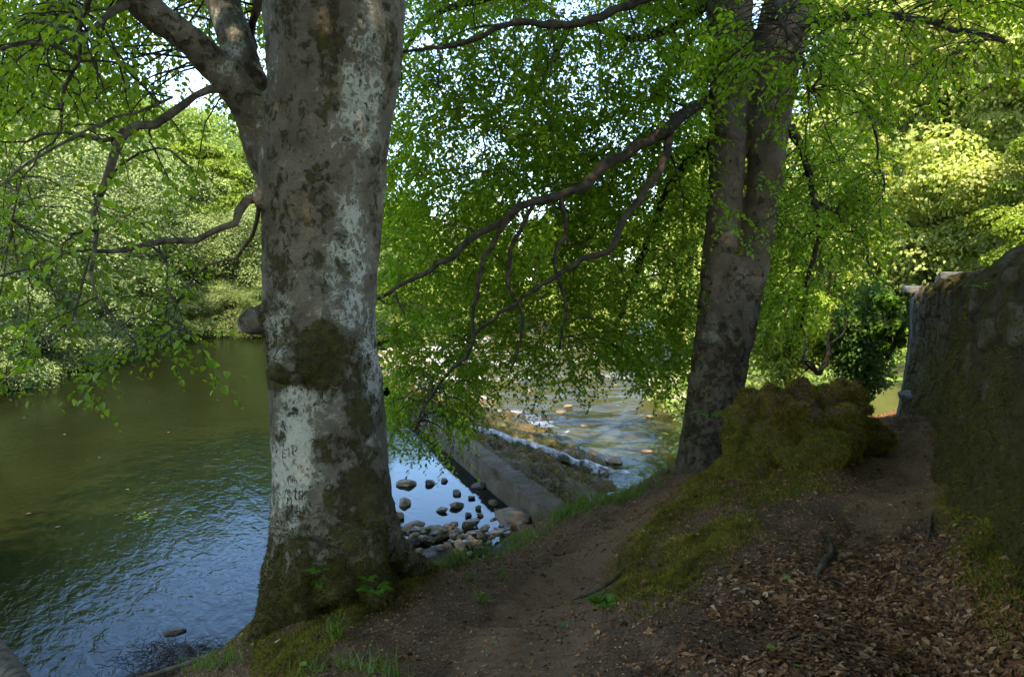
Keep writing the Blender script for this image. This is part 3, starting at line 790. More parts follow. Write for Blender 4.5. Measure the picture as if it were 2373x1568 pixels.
# brown dead mat on the crown of the mound
P, N2 = scatter(V, Q, 13000, sstep(1.92, 2.2, V[:, 2] + .15 * fbm(V * 4, 2, 6))); V2, Q2_ = strands(P, N2, .03, .003, .9)
build("dead_thatch", V2, Q2_, M['dead'], mound)

# ------------------------------------------------------------------ beeches
def px_tube(rows, n=20, m=None):
    """rows (x, y, radius_px, depth) -> tube in the world"""
    P = np.array([at(x, y, d) for x, y, r, d in rows]); r = np.array([rp / F * d for x, y, rp, d in rows])
    m = m or max(8, int(np.linalg.norm(np.diff(P, axis=0), axis=1).sum() / .09))
    P, r = resample(P, r, m)
    V, Q, T = tube(P, r, n)
    return P, r, (V, np.concatenate([Q, np.concatenate([T, T[:, -1:]], 1)]))
def tri_tube(P, r, n):
    V, Q, T = tube(P, r, n)
    return V, np.concatenate([np.concatenate([Q[:, [0, 1, 2]], Q[:, [0, 2, 3]]]), T])

def px_path(rows):
    return np.array([at(x, y, d) for x, y, r, d in rows]), np.array([r / F * d for x, y, r, d in rows])
def fused(paths, voxel):
    parts = []
    for rows, n in paths:
        P, r = px_path(rows) if len(rows[0]) == 4 else (np.array([q[:3] for q in rows]), np.array([q[3] for q in rows]))
        m = max(8, int(np.linalg.norm(np.diff(P, axis=0), axis=1).sum() / .08))
        P, r = resample(P, r, m); parts.append(tri_tube(P, r, n))
    return remesh(parts, voxel)

# --- left beech
D1 = 5.45
edges = [(-300,660,950),(-120,640,945),(0,612,938),(120,622,932),(230,626,916),(300,614,905),(400,606,893),(500,610,884),(600,610,877),(700,611,873),(800,617,876),(900,626,888),(1000,631,896),(1100,634,904),(1180,634,912),(1250,629,925),(1310,626,934),(1370,620,944),(1440,608,955),(1520,595,970)]
main1 = [((l + r_) / 2, y, (r_ - l) / 2, D1 - .18 * max(0, (500 - y) / 500)) for y, l, r_ in edges]
tp = at(*[main1[0][0], main1[0][1], main1[0][3]])
up1 = [tuple(np.append(tp + np.array(o), r_)) for o, r_ in (((0,0,-.3),.42),((.1,.1,1.2),.40),((.25,.2,3),.33),((.1,.4,5.5),.25),((.3,.3,8.5),.13),((.2,.2,11),.04))]
limbA = [(650,430,52,5.5),(618,330,58,5.4),(592,262,48,5.3),(532,185,37,5.2),(440,95,34,5.0),(352,28,34,4.85),(270,-50,32,4.7),(150,-190,32,4.6),(0,-420,26,4.5)]
limbB = [(640,380,50,5.55),(606,290,52,5.6),(578,190,42,5.7),(546,95,38,5.75),(512,0,36,5.8),(478,-110,34,5.85),(430,-300,28,6.0),(400,-600,20,6.2)]
roots1 = [([(850,1150,56,5.3),(888,1240,42,5.25),(932,1298,30,5.35),(990,1326,20,5.5),(1060,1348,12,5.6)],12),
          ([(690,1230,56,5.3),(655,1330,46,5.2),(622,1430,36,5.1),(580,1512,24,5.1)],12),
          ([(720,1260,60,5.05),(705,1350,50,4.95),(690,1440,34,4.8)],12),([(830,1230,60,5.05),(850,1330,48,5.0),(880,1410,28,4.9)],12),
          ([(780,1280,60,5.0),(775,1400,40,4.85)],12)]
stubs1 = [([(705,772,70,5.5),(655,750,52,5.38),(612,742,41,5.28),(582,747,33,5.2),(563,752,28,5.16),(556,753,24,5.15)],12),
          ([(735,810,80,5.25),(690,838,52,5.06),(655,856,36,4.95),(632,868,22,4.9),(622,872,12,4.88)],12),
          ([(660,470,40,5.3),(618,460,30,5.18),(590,450,22,5.12)],10)]
V, Q, N = fused([(main1, 26), (up1, 20), (limbA, 18), (limbB, 18)] + roots1 + stubs1, .026)
low = sstep(1250, 1400, proj(V)[1])
V = V + N * (.016 * fbm(V * np.array([3, 3, 2.2]), 4, 101) + .006 * fbm(V * np.array([12, 12, 20]), 3, 102) + low * .05 * fbm(V * 5, 3, 103))[:, None]
x, y, d = proj(V)
def ell(cx, cy_, rx, ry, soft_=.5):
    q = np.hypot((x - cx) / rx, (y - cy_) / ry); return sstep(1 + soft_, 1 - soft_, q)
mo = .36 + .12 * fbm(V * 1.5, 3, 77)
mo = np.maximum(mo, .66 * ell(740, 820, 95, 85)); mo = np.maximum(mo, .52 * ell(800, 870, 95, 60)); mo = np.maximum(mo, .55 * ell(690, 790, 50, 60)); mo = np.maximum(mo, .85 * ell(640, 875, 40, 30))
mo = np.maximum(mo, .55 * ell(762, 110, 36, 190)); mo = np.maximum(mo, .40 * ell(735, 420, 50, 220)); mo = np.maximum(mo, .5 * ell(670, 655, 30, 22))
mo = np.maximum(mo, .55 * ell(840, 960, 60, 90)); mo = np.maximum(mo, .50 * ell(790, 1050, 110, 60)); mo = np.maximum(mo, .62 * ell(825, 1180, 95, 130))
mo = np.maximum(mo, .88 * sstep(1120, 1440, y)); mo = np.maximum(mo, .5 * ell(650, 1000, 22, 40)); mo = np.maximum(mo, .45 * ell(560, 190, 70, 60))
mo = np.maximum(mo, .4 * ell(870, 620, 24, 300)); mo = np.maximum(mo, .38 * ell(640, 260, 60, 60)); mo = np.maximum(mo, .46 * ell(430, 90, 140, 110))
mo = np.where(V[:, 1] > at(760, 800, D1)[1] + .1, np.maximum(mo, .36), mo)
li = .40 * np.ones(len(V))
li = np.maximum(li, .62 * ell(840, 200, 60, 200)); li = np.maximum(li, .58 * ell(800, 620, 60, 220)); li = np.maximum(li, .62 * ell(860, 880, 30, 200))
li = np.maximum(li, .68 * ell(680, 1060, 55, 190)); li = np.maximum(li, .60 * ell(645, 760, 40, 120)); li = np.maximum(li, .5 * ell(530, 60, 60, 160)); li = np.maximum(li, .55 * ell(700, 930, 80, 60))
li = np.where(ell(690, 400, 70, 200) > .3, li - .12, li)
beech1 = tag(empty("beech_tree", tuple(onz(790, 1420, 1.0))), "pale barked beech with carved trunk beside the pool, nearest of the two", "tree", "beeches on the near bank")
trunk1 = build("trunk", V, Q, M['bark'], beech1, attrs={"moss": mo, "lichen": li})
bvh1 = BVHTree.FromPolygons([Vector(v) for v in V], [tuple(q) for q in Q])
P, N2 = scatter(V, Q, 26000, np.clip(sstep(1150, 1330, y) * (y < 1600) * (d > 0), 0, 1) + .5 * ell(745, 815, 105, 80))
V2, Q2_ = tufts(P, N2, .022, .0025, 3); build("moss", V2, Q2_, M['moss_dark'], beech1)
# carved letters
cv = Acc()
def carve(strokes, ox, oy, w, h, rpx=1.9):
    for stq in strokes:
        pts = []
        st_ = np.array(stq, float)
        for a, b in zip(st_[:-1], st_[1:]):
            for k in np.linspace(0, 1, 5)[:-1]: pts.append(a + (b - a) * k)
        pts.append(st_[-1]); W3 = []
        for u, v in pts:
            t = at(ox + u * w, oy + v * h, 3.0); dr = Vector(t - C0).normalized()
            hit = bvh1.ray_cast(Vector(C0), dr)
            if hit[0] is not None: W3.append(np.array(hit[0]) + rng.normal(0, .0016, 3))
        if len(W3) > 2: tadd(cv, W3, rpx * .72 / F * 5.0 * (1 + .25 * rng.normal(size=len(W3))), 5)
GLY = {'t': [[(.5,0),(.5,1),(.8,1)],[(.1,.3),(.9,.3)]], 'a': [[(.9,.3),(.3,.3),(.1,.65),(.3,1),(.7,.9),(.9,.6)],[(.9,.25),(.9,1)]], 'r': [[(.2,.25),(.2,1)],[(.2,.5),(.5,.25),(.95,.3)]],
       'm': [[(.05,.3),(.05,1)],[(.05,.5),(.3,.3),(.5,.5),(.5,1)],[(.5,.5),(.75,.3),(.95,.5),(.95,1)]], 'n': [[(.1,.3),(.1,1)],[(.1,.5),(.5,.3),(.85,.5),(.85,1)]], 'M': [[(.05,1),(.1,0),(.5,.6),(.9,0),(.95,1)]],
       '1': [[(.3,.2),(.6,0),(.6,1)]], '8': [[(.5,.5),(.15,.25),(.5,0),(.85,.25),(.5,.5),(.1,.75),(.5,1),(.9,.75),(.5,.5)]], '4': [[(.6,1),(.6,0),(.1,.65),(.95,.65)]], '.': [[(.45,.9),(.55,.9),(.55,1),(.45,1),(.45,.9)]],
       'E': [[(.9,0),(.1,0),(.1,1),(.9,1)],[(.1,.5),(.7,.5)]], 'K': [[(.1,0),(.1,1)],[(.9,0),(.15,.55),(.9,1)]], 'i': [[(.5,.3),(.5,1)]]}
def word(t, x, y, w, h, rpx=1.9):
    for c in t:
        if c in GLY: carve(GLY[c], x, y, w, h, rpx)
        x += w * (1.12 if c != '.' else .7)
word("tar", 679, 1130, 11, 26, 2.0); word("m", 661, 1130, 12, 16, 1.4); word("M", 665, 1152, 11, 14, 1.5); word("18.n4", 661, 1170, 9, 16, 1.5); word("m", 677, 1108, 12, 12, 1.4); word("E", 654, 1042, 11, 17, 1.2); word("K", 676, 1042, 12, 17, 1.4)
cv.build("carved_letters", M['carve'], trunk1)
# cut face of the pale stub
sp = at(566, 748, 5.1)

# --- right beech (two stems fused low down)
D2 = 9.2
e2 = [(600,1640,1768),(660,1628,1762),(700,1619,1757),(800,1604,1742),(900,1590,1728),(1000,1576,1706),(1060,1566,1700),(1120,1552,1700),(1180,1540,1710)]
main2 = [((l + r_) / 2, y, (r_ - l) / 2 * .93, D2) for y, l, r_ in e2]
stemL = [(1655,800,46,D2-.1),(1662,700,45,D2-.06),(1668,600,42,D2-.03),(1681,450,39,D2),(1688,300,42,D2),(1694,150,48,D2),(1690,0,52,D2),(1684,-150,50,D2),(1670,-400,44,D2),(1640,-800,36,D2+.2),(1620,-1200,20,D2+.3)]
stemR = [(1700,800,42,D2-.1),(1718,700,42,D2-.08),(1742,600,41,D2-.05),(1771,450,40,D2-.03),(1783,300,45,D2-.03),(1796,150,56,D2-.05),(1826,30,62,D2-.08),(1868,-110,56,D2-.1),(1930,-400,42,D2-.2),(1980,-800,32,D2-.3),(2010,-1200,16,D2-.4)]
roots2 = [([(1690,1000,40,9.1),(1710,1080,36,9.0),(1750,1140,20,8.9)],10),([(1630,1020,40,9.0),(1630,1090,34,8.8),(1625,1140,20,8.6)],10)]
V, Q, N = fused([(main2, 22), (stemL, 18), (stemR, 18)] + roots2, .024)
V = V + N * (.02 * fbm(V * np.array([3, 3, 2.2]), 4, 111) + .008 * fbm(V * np.array([10, 10, 16]), 3, 112))[:, None]
x, y, d = proj(V)
mo = .20 + .25 * sstep(560, 900, y) + .12 * fbm(V * 1.2, 2, 9); mo = np.maximum(mo, .5 * ell(1640, 1000, 60, 80))
li = .34 + .12 * fbm(V * .9, 2, 8) + .12 * ell(1660, 640, 40, 200)
beech2 = tag(empty("beech_tree", tuple(onz(1635, 1085, .95))), "twin stemmed beech with drooping leafy boughs over the weir, farther of the two", "tree", "beeches on the near bank")
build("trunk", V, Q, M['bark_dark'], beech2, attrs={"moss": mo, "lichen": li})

# ------------------------------------------------------------------ boughs, twigs and leaves
class Foliage:
    def __init__(s): s.p = []; s.a = []; s.n = []; s.L = []; s.w = Acc()
    def leaf(s, pos, al, nr, L): s.p.append(pos); s.a.append(al); s.n.append(nr); s.L.append(L)
    def arr(s, ratio=.68, six=True, fold=.22):
        p = np.concatenate(s.p); return leaves(p, np.concatenate(s.a), np.concatenate(s.n), np.concatenate(s.L), np.concatenate(s.L) * ratio, fold, six)
def bezier(p0, p1, p2, n):
    t = np.linspace(0, 1, n)[:, None]; return (1 - t) ** 2 * p0 + 2 * t * (1 - t) * p1 + t * t * p2
def twig_leaves(fo, P, leafL, gap, start=.1, droopy=.35):
    """alternate leaves in one plane along a twig polyline"""
    s = np.concatenate([[0], np.cumsum(np.linalg.norm(np.diff(P, axis=0), axis=1))]); n = max(3, int(s[-1] * (1 - start) / gap))
    t = np.linspace(start * s[-1], s[-1], n); pos = np.stack([np.interp(t, s, P[:, k]) for k in range(3)], 1)
    T = unit(np.stack([np.interp(np.clip(t + .02, 0, s[-1]), s, P[:, k]) - np.interp(np.clip(t - .02, 0, s[-1]), s, P[:, k]) for k in range(3)], 1))
    side = unit(np.cross(T, np.array([0, 0, 1.]) + .25 * rng.normal(size=3)))
    sg = np.where(np.arange(n) % 2, 1, -1)[:, None]
    al = T * .55 + side * sg * .8 + rng.normal(0, .22, (n, 3)) - np.array([0, 0, droopy])
    nr = np.array([0, 0, 1.]) + rng.normal(0, .12, 3) + rng.normal(0, .32, (n, 3))
    fo.leaf(pos, al, nr, leafL * rng.uniform(.55, 1.25, n) * (1 - .35 * np.linspace(0, 1, n) ** 3))
def sway(n, amp):
    return np.cumsum(rng.normal(0, amp, (n, 3)), 0)
def leafy_branch(fo, p0, T, r0, leafL, gap, twig_gap, twig_len, sag, droop, tail, bare=.35, tw_r=.0022, mid_up=.22, sides=4):
    d = T - p0; L = np.linalg.norm(d)
    M_ = (p0 + T) / 2 + np.array([0, 0, mid_up * L]) + rng.normal(0, .08 * L, 3)
    n = max(6, int(L / .14)); P = bezier(p0, M_, T, n); P = P + np.concatenate([np.zeros((1, 3)), sway(n - 1, .018)])
    # drooping tail
    hd = unit(P[-1] - P[-3]); m = 6; q = [P[-1]]
    for k in range(m):
        hd = unit(hd + np.array([0, 0, -sag]) + rng.normal(0, .12, 3)); q.append(q[-1] + hd * tail / m)
    P = np.concatenate([P, np.array(q[1:])]); n = len(P)
    r = np.linspace(r0, tw_r * 1.3, n)
    tadd(fo.w, P, r, sides)
    s = np.concatenate([[0], np.cumsum(np.linalg.norm(np.diff(P, axis=0), axis=1))]); t = bare * s[-1]; sg = 1
    while t < s[-1]:
        i = min(np.searchsorted(s, t), n - 2); b = P[i]; tg = unit(P[i + 1] - P[max(i - 1, 0)])
        sd = unit(np.cross(tg, np.array([0, 0, 1.]) + .4 * rng.normal(size=3))) * sg; sg = -sg
        dr = unit(tg * .6 + sd * .9 + rng.normal(0, .25, 3)); Lt = twig_len * rng.uniform(.5, 1.25)
        k = 5; q = [b]
        for _ in range(k):
            dr = unit(dr + np.array([0, 0, -droop]) + rng.normal(0, .13, 3)); q.append(q[-1] + dr * Lt / k)
        q = np.array(q); tadd(fo.w, q, np.linspace(tw_r, tw_r * .5, k + 1), 3)
        twig_leaves(fo, q, leafL, gap)
        t += twig_gap * rng.uniform(.6, 1.4)
    twig_leaves(fo, P[int(n * .6):], leafL, gap * 1.2)
def limb_paths(rows_list, jit=.0):
    out = []
    for rows in rows_list:
        P, r = px_path(rows); m = max(8, int(np.linalg.norm(np.diff(P, axis=0), axis=1).sum() / .10)); P, r = resample(P, r, m)
        w_ = fbm(np.stack([np.arange(m) * .35, np.full(m, rng.uniform(0, 99)), np.zeros(m)], 1)[:, None, :] + np.array([0, 0, 1.])[None, None, :] * np.array([0, 7, 19])[None, :, None], 3, 5)
        out.append((P + np.minimum(np.arange(m), 4)[:, None] / 4 * (.035 * w_ + .008 * rng.normal(size=(m, 3))), r * .9))
    return out
def link(limbs, T, up=1.6):
    best = None
    for P, r in limbs:
        d = P - T; c = np.linalg.norm(d, axis=1) + up * np.maximum(0, -d[:, 2]) ; i = int(np.argmin(c))
        if best is None or c[i] < best[0]: best = (c[i], P[i], r[i])
    return best
def region(poly, dep, n, dens=None):
    poly = np.array(poly, float); out = []
    lo, hi = poly.min(0), poly.max(0)
    while len(out) < n:
        x, y = rng.uniform(lo[0], hi[0]), rng.uniform(lo[1], hi[1])
        if inpoly(np.array([x]), np.array([y]), poly)[0] and (dens is None or rng.random() < dens(x, y)):
            out.append(at(x, y, rng.uniform(*dep)))
    return out

# ---- boughs of the left beech, hanging over the pool
rows1 = [[(525,205,13,5.15),(460,212,11,5.05),(400,250,11,4.95),(340,295,12,4.9),(278,320,11,4.8),(262,370,10,4.75),(252,415,11,4.7),(235,480,7,4.62),(222,540,6,4.55),(218,610,5,4.5),(250,690,4,4.4),(290,760,3,4.35),(320,820,2,4.3)],
         [(278,320,7,4.8),(225,328,6,4.75),(160,312,5,4.7),(105,310,4,4.65),(50,335,3,4.6),(-40,330,2,4.5)],
         [(600,455,15,5.2),(560,470,12,5.1),(540,510,10,5.05),(480,545,9,5.0),(420,558,8,4.9),(340,560,7,4.8),(270,575,6,4.7),(190,590,5,4.55),(90,600,4,4.4),(0,635,3,4.3),(-80,660,2,4.2)],
         [(300,5,14,4.75),(230,45,7,4.6),(150,90,6,4.4),(60,108,4,4.25),(-40,120,3,4.1)],
         [(230,-60,10,4.6),(185,40,7,4.9),(180,150,6,5.1),(150,225,5,5.2),(152,280,4,5.25),(110,340,3,5.3),(60,420,2.5,5.3),(30,520,2,5.3)],
         [(400,225,4,5.0),(250,283,4,4.6),(120,345,3.5,4.3),(0,425,3,4.0),(-80,480,2,3.9)],
         [(600,478,6,5.2),(592,530,5,5.3),(545,590,4,5.4),(460,630,3,5.5),(420,700,2.5,5.5)],
         [(222,560,4,4.55),(190,640,3.5,4.6),(150,720,3,4.65),(95,790,2.5,4.7),(20,840,2,4.7)],
         [(340,560,4,4.8),(385,600,3.5,4.9),(380,660,3,5.0),(420,720,2.5,5.05),(440,800,2,5.1)],
         [(600,-60,16,5.9),(590,10,12,5.9),(577,50,9,5.9),(580,110,6,6.0),(560,170,4,6.1)]]
limbs1 = limb_paths(rows1)
for P, r in limbs1:
    a = Acc(); tadd(a, P, np.maximum(r * (1 + .12 * rng.normal(size=len(r))), .003), 7); a.build("branch", M['limb'], beech1)
fo = Foliage()
polyL = [(-40,-40),(230,-40),(270,70),(400,165),(380,240),(250,300),(300,350),(540,330),(570,520),(520,640),(470,720),(455,850),(400,860),(330,830),(200,850),(60,860),(-40,850)]
def densL(x, y): return np.interp(y, [0, 250, 330, 600, 850], [1, .8, .45, .5, .55]) * np.interp(x, [0, 300, 480, 560], [1, .9, .5, .3])
for T in region(polyL, (3.9, 6.2), 88, densL):
    _, p0, r0 = link(limbs1, T); 
    leafy_branch(fo, p0, T, min(r0 * .6, .009), .060, .038, .10, .26, .16, .10, rng.uniform(.15, .4), bare=.3, tw_r=.0016, sides=4)
# farther sprays over the water and up the two limbs
farL = limbs1 + limb_paths([limbA, limbB])
for T in region([(-60,-60),(610,-60),(600,180),(480,150),(300,230),(100,300),(-60,420)], (6.2, 10), 95):
    _, p0, r0 = link(farL, T)
    leafy_branch(fo, p0, T, .012, .068, .04, .12, .36, .18, .12, rng.uniform(.3, .7), bare=.5, sides=4)
V, Q = fo.arr(); build("foliage", V, Q, M['beech_light'], beech1)
tag(fo.w.build("twigs", M['twig'], beech1), kind="stuff")

# ---- boughs of the right beech
rows2 = [[(1650,226,17,9.2),(1605,255,16,9.0),(1560,280,16,8.8),(1480,340,15,8.5),(1400,385,14,8.3),(1340,442,13,8.2),(1300,450,12,8.2),(1240,460,12,8.2),(1180,502,10,8.2),(1090,555,8,8.3),(1000,620,7,8.4),(920,670,5,8.6),(850,700,3,8.8)],
         [(1555,285,11,8.8),(1530,380,11,8.5),(1485,465,10,8.3),(1442,515,9,8.2),(1430,580,9,8.2),(1350,605,7,8.2),(1265,655,6,8.3),(1160,720,5,8.4),(1090,800,3,8.6)],
         [(1700,-80,24,9.1),(1560,-30,16,8.9),(1420,30,12,8.7),(1330,55,10,8.6),(1200,55,9,8.5),(1060,95,6,8.4),(930,120,4,8.3)],
         [(1700,-60,24,9.3),(1600,40,14,10),(1480,90,11,10.6),(1330,60,10,11),(1280,140,8,11.3),(1200,220,6,11.6),(1100,290,4,12)],
         [(1650,330,14,9.3),(1560,420,11,10),(1500,560,9,10.8),(1450,700,7,11.5),(1380,850,5,12)],
         [(1500,-120,20,8.6),(1300,-60,14,9.2),(1100,0,10,10),(960,80,7,10.8),(900,200,5,11.4)],
         [(1300,455,7,8.2),(1310,520,6,8.25),(1290,600,5,8.3),(1310,700,4,8.4),(1300,800,3,8.5)],
         [(1180,505,8,8.2),(1130,580,7,8.3),(1100,700,6,8.4),(1085,820,5,8.5),(1010,900,3.5,8.6),(960,1000,2.5,8.7)],
         [(1240,470,6,8.2),(1190,560,6,8.3),(1180,660,5,8.4),(1210,760,4,8.5),(1180,860,2.5,8.6)]]
rows2r = [[(1828,295,16,9.1),(1870,370,11,9.2),(1890,470,9,9.3),(1895,560,7,9.4),(1870,680,5,9.5),(1860,760,3,9.6)],
          [(1870,60,20,9.0),(1960,40,12,8.3),(2080,40,10,7.6),(2200,60,8,7.0),(2330,90,5,6.5)],
          [(1800,-150,24,9.1),(1790,-60,16,8.3),(1800,20,10,7.7),(1840,110,7,7.4),(1880,200,5,7.3)],
          [(1880,120,8,9.0),(1950,180,6,8.9),(2010,260,4,8.9),(2035,350,3,9),(2050,430,2,9)],
          [(1900,470,5,9.3),(1970,520,4,9.6),(2010,590,3,9.8),(2030,650,2,10)]]
limbs2 = limb_paths(rows2); limbs2r = limb_paths(rows2r)
for P, r in limbs2 + limbs2r:
    a = Acc(); tadd(a, P, np.maximum(r * (1 + .1 * rng.normal(size=len(r))), .004), 7); a.build("branch", M['twig'], beech2)
fo = Foliage()
polyC = [(880,-60),(1700,-60),(1690,120),(1650,230),(1640,480),(1600,760),(1590,860),(1500,900),(1440,860),(1330,900),(1230,880),(1150,880),(1080,960),(1000,980),(890,960)]
def densC(x, y):
    d = 1.0
    d *= 1 - .25 * math.exp(-((x - 1240) / 170) ** 2 - ((y - 270) / 110) ** 2)
    d *= 1 - .35 * math.exp(-((x - 1450) / 120) ** 2 - ((y - 200) / 70) ** 2)
    d *= 1 - .7 * math.exp(-((x - 950) / 60) ** 2 - ((y - 100) / 130) ** 2)
    d *= np.interp(y, [0, 480, 620, 960], [1, 1, .72, .5])
    return d
def second_limbs(limbs, targets, r):
    out = []
    for T in targets:
        _, p0, r0 = link(limbs + out, T, 1.5); L = np.linalg.norm(T - p0)
        P = bezier(p0, (p0 + T) / 2 + np.array([0, 0, .12 * L]) + rng.normal(0, .08 * L, 3), T, max(6, int(L / .12)))
        P = P + np.concatenate([np.zeros((1, 3)), sway(len(P) - 1, .014)]); rr = np.linspace(min(r, r0 * .8), .004, len(P))
        out.append((P, rr)); tadd(fo.w, P, rr, 5)
    return out
sec2 = second_limbs(limbs2, region(polyC, (8.2, 13.0), 75), .016)
for T in region(polyC, (8.7, 12.5), 1400, densC):
    _, p0, r0 = link(limbs2 + sec2, T, 2.0)
    leafy_branch(fo, p0, T, min(r0 * .5, .007), .070, .037, .10, .40, .06, .10, rng.uniform(.2, .45), bare=.3, tw_r=.0017, sides=3)
for T in region([(1040,230),(1380,230),(1420,480),(1060,500)], (11, 13), 80):
    _, p0, r0 = link(limbs2 + sec2, T, 2.0); leafy_branch(fo, p0, T, .007, .070, .037, .10, .40, .06, .10, .35, bare=.3, tw_r=.0017, sides=3)
for T in region([(900,880),(1090,880),(1080,990),(990,1010),(900,1000)], (8.4, 9.8), 26):
    _, p0, r0 = link(limbs2, T, 2.5); leafy_branch(fo, p0, T, .008, .058, .036, .12, .35, .25, .2, .45, bare=.45)
sec3 = second_limbs(limbs2r, region([(1740,320),(1980,280),(2050,400),(1960,620),(1800,740)], (8.8, 11), 16), .012)
for T in region([(1740,300),(1830,330),(1980,250),(2050,380),(2040,520),(1960,600),(1900,700),(1830,760),(1760,780)], (8.8, 11), 170, lambda x, y: np.interp(y, [300, 500, 800], [1, .9, .45])):
    _, p0, r0 = link(limbs2r + sec3, T, 2.0); leafy_branch(fo, p0, T, .006, .066, .036, .105, .38, .1, .14, rng.uniform(.2, .5), bare=.3)
V, Q = fo.arr(); build("foliage", V, Q, M['beech'], beech2); tw2 = fo.w
fo = Foliage()
for T in region([(1640,30),(1880,0),(1950,180),(1920,330),(1860,380),(1830,260),(1700,240),(1640,180)], (7.0, 8.0), 55):
    _, p0, r0 = link(limbs2r, T, 2.0); leafy_branch(fo, p0, T, .007, .072, .045, .11, .32, .2, .15, rng.uniform(.2, .45), bare=.4)
for T in region([(1850,-40),(2400,-40),(2400,90),(2250,130),(2120,200),(2000,260),(1900,220)], (6.0, 8.5), 75, lambda x, y: np.interp(y, [0, 150, 300], [1, .8, .5])):
    _, p0, r0 = link(limbs2r, T, 2.0); leafy_branch(fo, p0, T, .007, .066, .042, .11, .32, .2, .15, rng.uniform(.2, .5), bare=.4)
V, Q = fo.arr(); build("near_foliage", V, Q, M['beech'], beech2)
tag(tw2.build("twigs", M['twig'], beech2), kind="stuff"); tag(fo.w.build("near_twigs", M['twig'], beech2), kind="stuff")

# ---- the crowns above the frame (they shade the bank)
def crown(root, top_pts, c, rad, n, leafL, mat, seed):
    fo = Foliage(); lim = []
    for k in range(9):
        a = k * 2 * math.pi / 9 + .3 * rng.normal(); b = top_pts[k % len(top_pts)]
        e = np.array(c) + np.array([math.cos(a) * rad[0] * .75, math.sin(a) * rad[1] * .75, rng.uniform(-.35, .5) * rad[2]])
        P = bezier(np.array(b), (np.array(b) + e) / 2 + np.array([0, 0, 1.2]), e, 30); P = P[:]
        x_, y_, d_ = proj(P)
        lim.append((P, np.linspace(.11, .02, 30)))
    got = 0
    while got < n:
        u = rdir(1)[0] * rng.uniform(.35, 1) ** .5; T = np.array(c) + u * np.array(rad)
        x_, y_, d_ = proj(T[None])
        if d_[0] > -.5 and y_[0] > -330 : continue
        _, p0, r0 = link(lim, T, 1.0)
        leafy_branch(fo, p0, T, .02, leafL, leafL * .62, .22, .55, .12, .1, .6, bare=.45, tw_r=.004, sides=3); got += 1
    V, Q = fo.arr(six=False); build("crown", V, Q, mat, root)
    a = Acc()
    for P, r in lim:
        x_, y_, d_ = proj(P)
        tadd(a, P, r, 6)
    a.build("crown_limbs", M['limb'], root)
    tag(fo.w.build("crown_twigs", M['twig'], root), kind="stuff")
up1p = [np.array(u[:3]) for u in up1]
crown(beech1, up1p[3:6], (-.2, 3.2, 12.2), (6.6, 7.2, 4.8), 560, .17, M['beech'], 1)
s2 = [at(1640,-800,D2+.2), at(1980,-800,D2-.3), at(1620,-1150,D2+.3)]
crown(beech1, up1p[3:6], (-1.4, .3, 10.4), (4.6, 3.8, 3.2), 560, .17, M['beech'], 3)  # extra unseen leaf cluster, added to keep sun off the left trunk
crown(beech2, s2, (2.0, 4.5, 11.8), (3.4, 3.4, 2.8), 640, .17, M['beech'], 4)  # extra unseen leaf cluster, added to shade the twin stems
crown(beech2, s2, (3.2, 9.0, 13.5), (6.4, 6.4, 5.0), 460, .17, M['beech'], 2)

# ------------------------------------------------------------------ background trees
def bg_tree(name, Ht, Rd, n, leafL, ratio, mat, lobes, low=.15, flat=.8, seed=1, lsz=(.22, .36), shell=.75, trunk=True, upw=.6):
    global rng
    keep = rng; rng = np.random.default_rng(seed)
    root = empty(name); a = Acc()
    top = np.array([rng.normal(0, .3), rng.normal(0, .3), Ht * .8])
    tr = bezier(np.array([0, 0, -.6]), np.array([rng.normal(0, .4), rng.normal(0, .4), Ht * .4]), top, 10)
    if trunk: tadd(a, tr, np.linspace(Ht * .012, Ht * .002, 10), 7)
    cs = []; P = []; A = []; Nn = []
    for k in range(lobes):
        z = low + (1 - low) * rng.random() ** .85; prof = math.sin(math.pi * min(1, .18 + .82 * z)) ** .6
        ang = k * 2.399 + rng.normal(0, .4); q = math.sqrt(rng.uniform(.12, 1)) * prof
        c = np.array([math.cos(ang) * Rd * q * .82, math.sin(ang) * Rd * q * .82, Ht * (low * .4 + z * (.93 - low * .4))])
        rl = Rd * rng.uniform(*lsz); m = int(n / lobes * rng.uniform(.6, 1.4))
        u = rdir(m); u[:, 2] = np.where(rng.random(m) < .65, np.abs(u[:, 2]), u[:, 2])
        rr = rl * (shell + (1.12 - shell) * rng.random(m) ** .6) * (1 + (.35 if shell < .8 else .22) * fbm(u * 2.2 + k * 7, 2, seed))
        P.append(c + u * rr[:, None] * np.array([1, 1, flat])); A.append(np.cross(u, rdir(m)) + .3 * u - np.array([0, 0, .35])); Nn.append(u * .6 + np.array([0, 0, upw]) + rng.normal(0, .4, (m, 3)))
        i = rng.integers(2, 9); st = tr[min(i, int(np.clip(c[2] / Ht * 9, 1, 9)))]
        tadd(a, bezier(st, (st + c) / 2 + np.array([0, 0, .1 * Rd]), c, 6), np.linspace(Ht * .0032, Ht * .0008, 6), 4)
    V, Q = leaves(np.concatenate(P), np.concatenate(A), np.concatenate(Nn), leafL * rng.uniform(.6, 1.25, sum(map(len, P))), leafL * ratio, .15, False)
    f = build("crown", V, Q, mat, root); t = a.build("trunk", M['trunk_far'], root)
    rng = keep
    return root
def kill(o):
    for c in list(o.children): bpy.data.objects.remove(c, do_unlink=True)
    bpy.data.objects.remove(o, do_unlink=True)
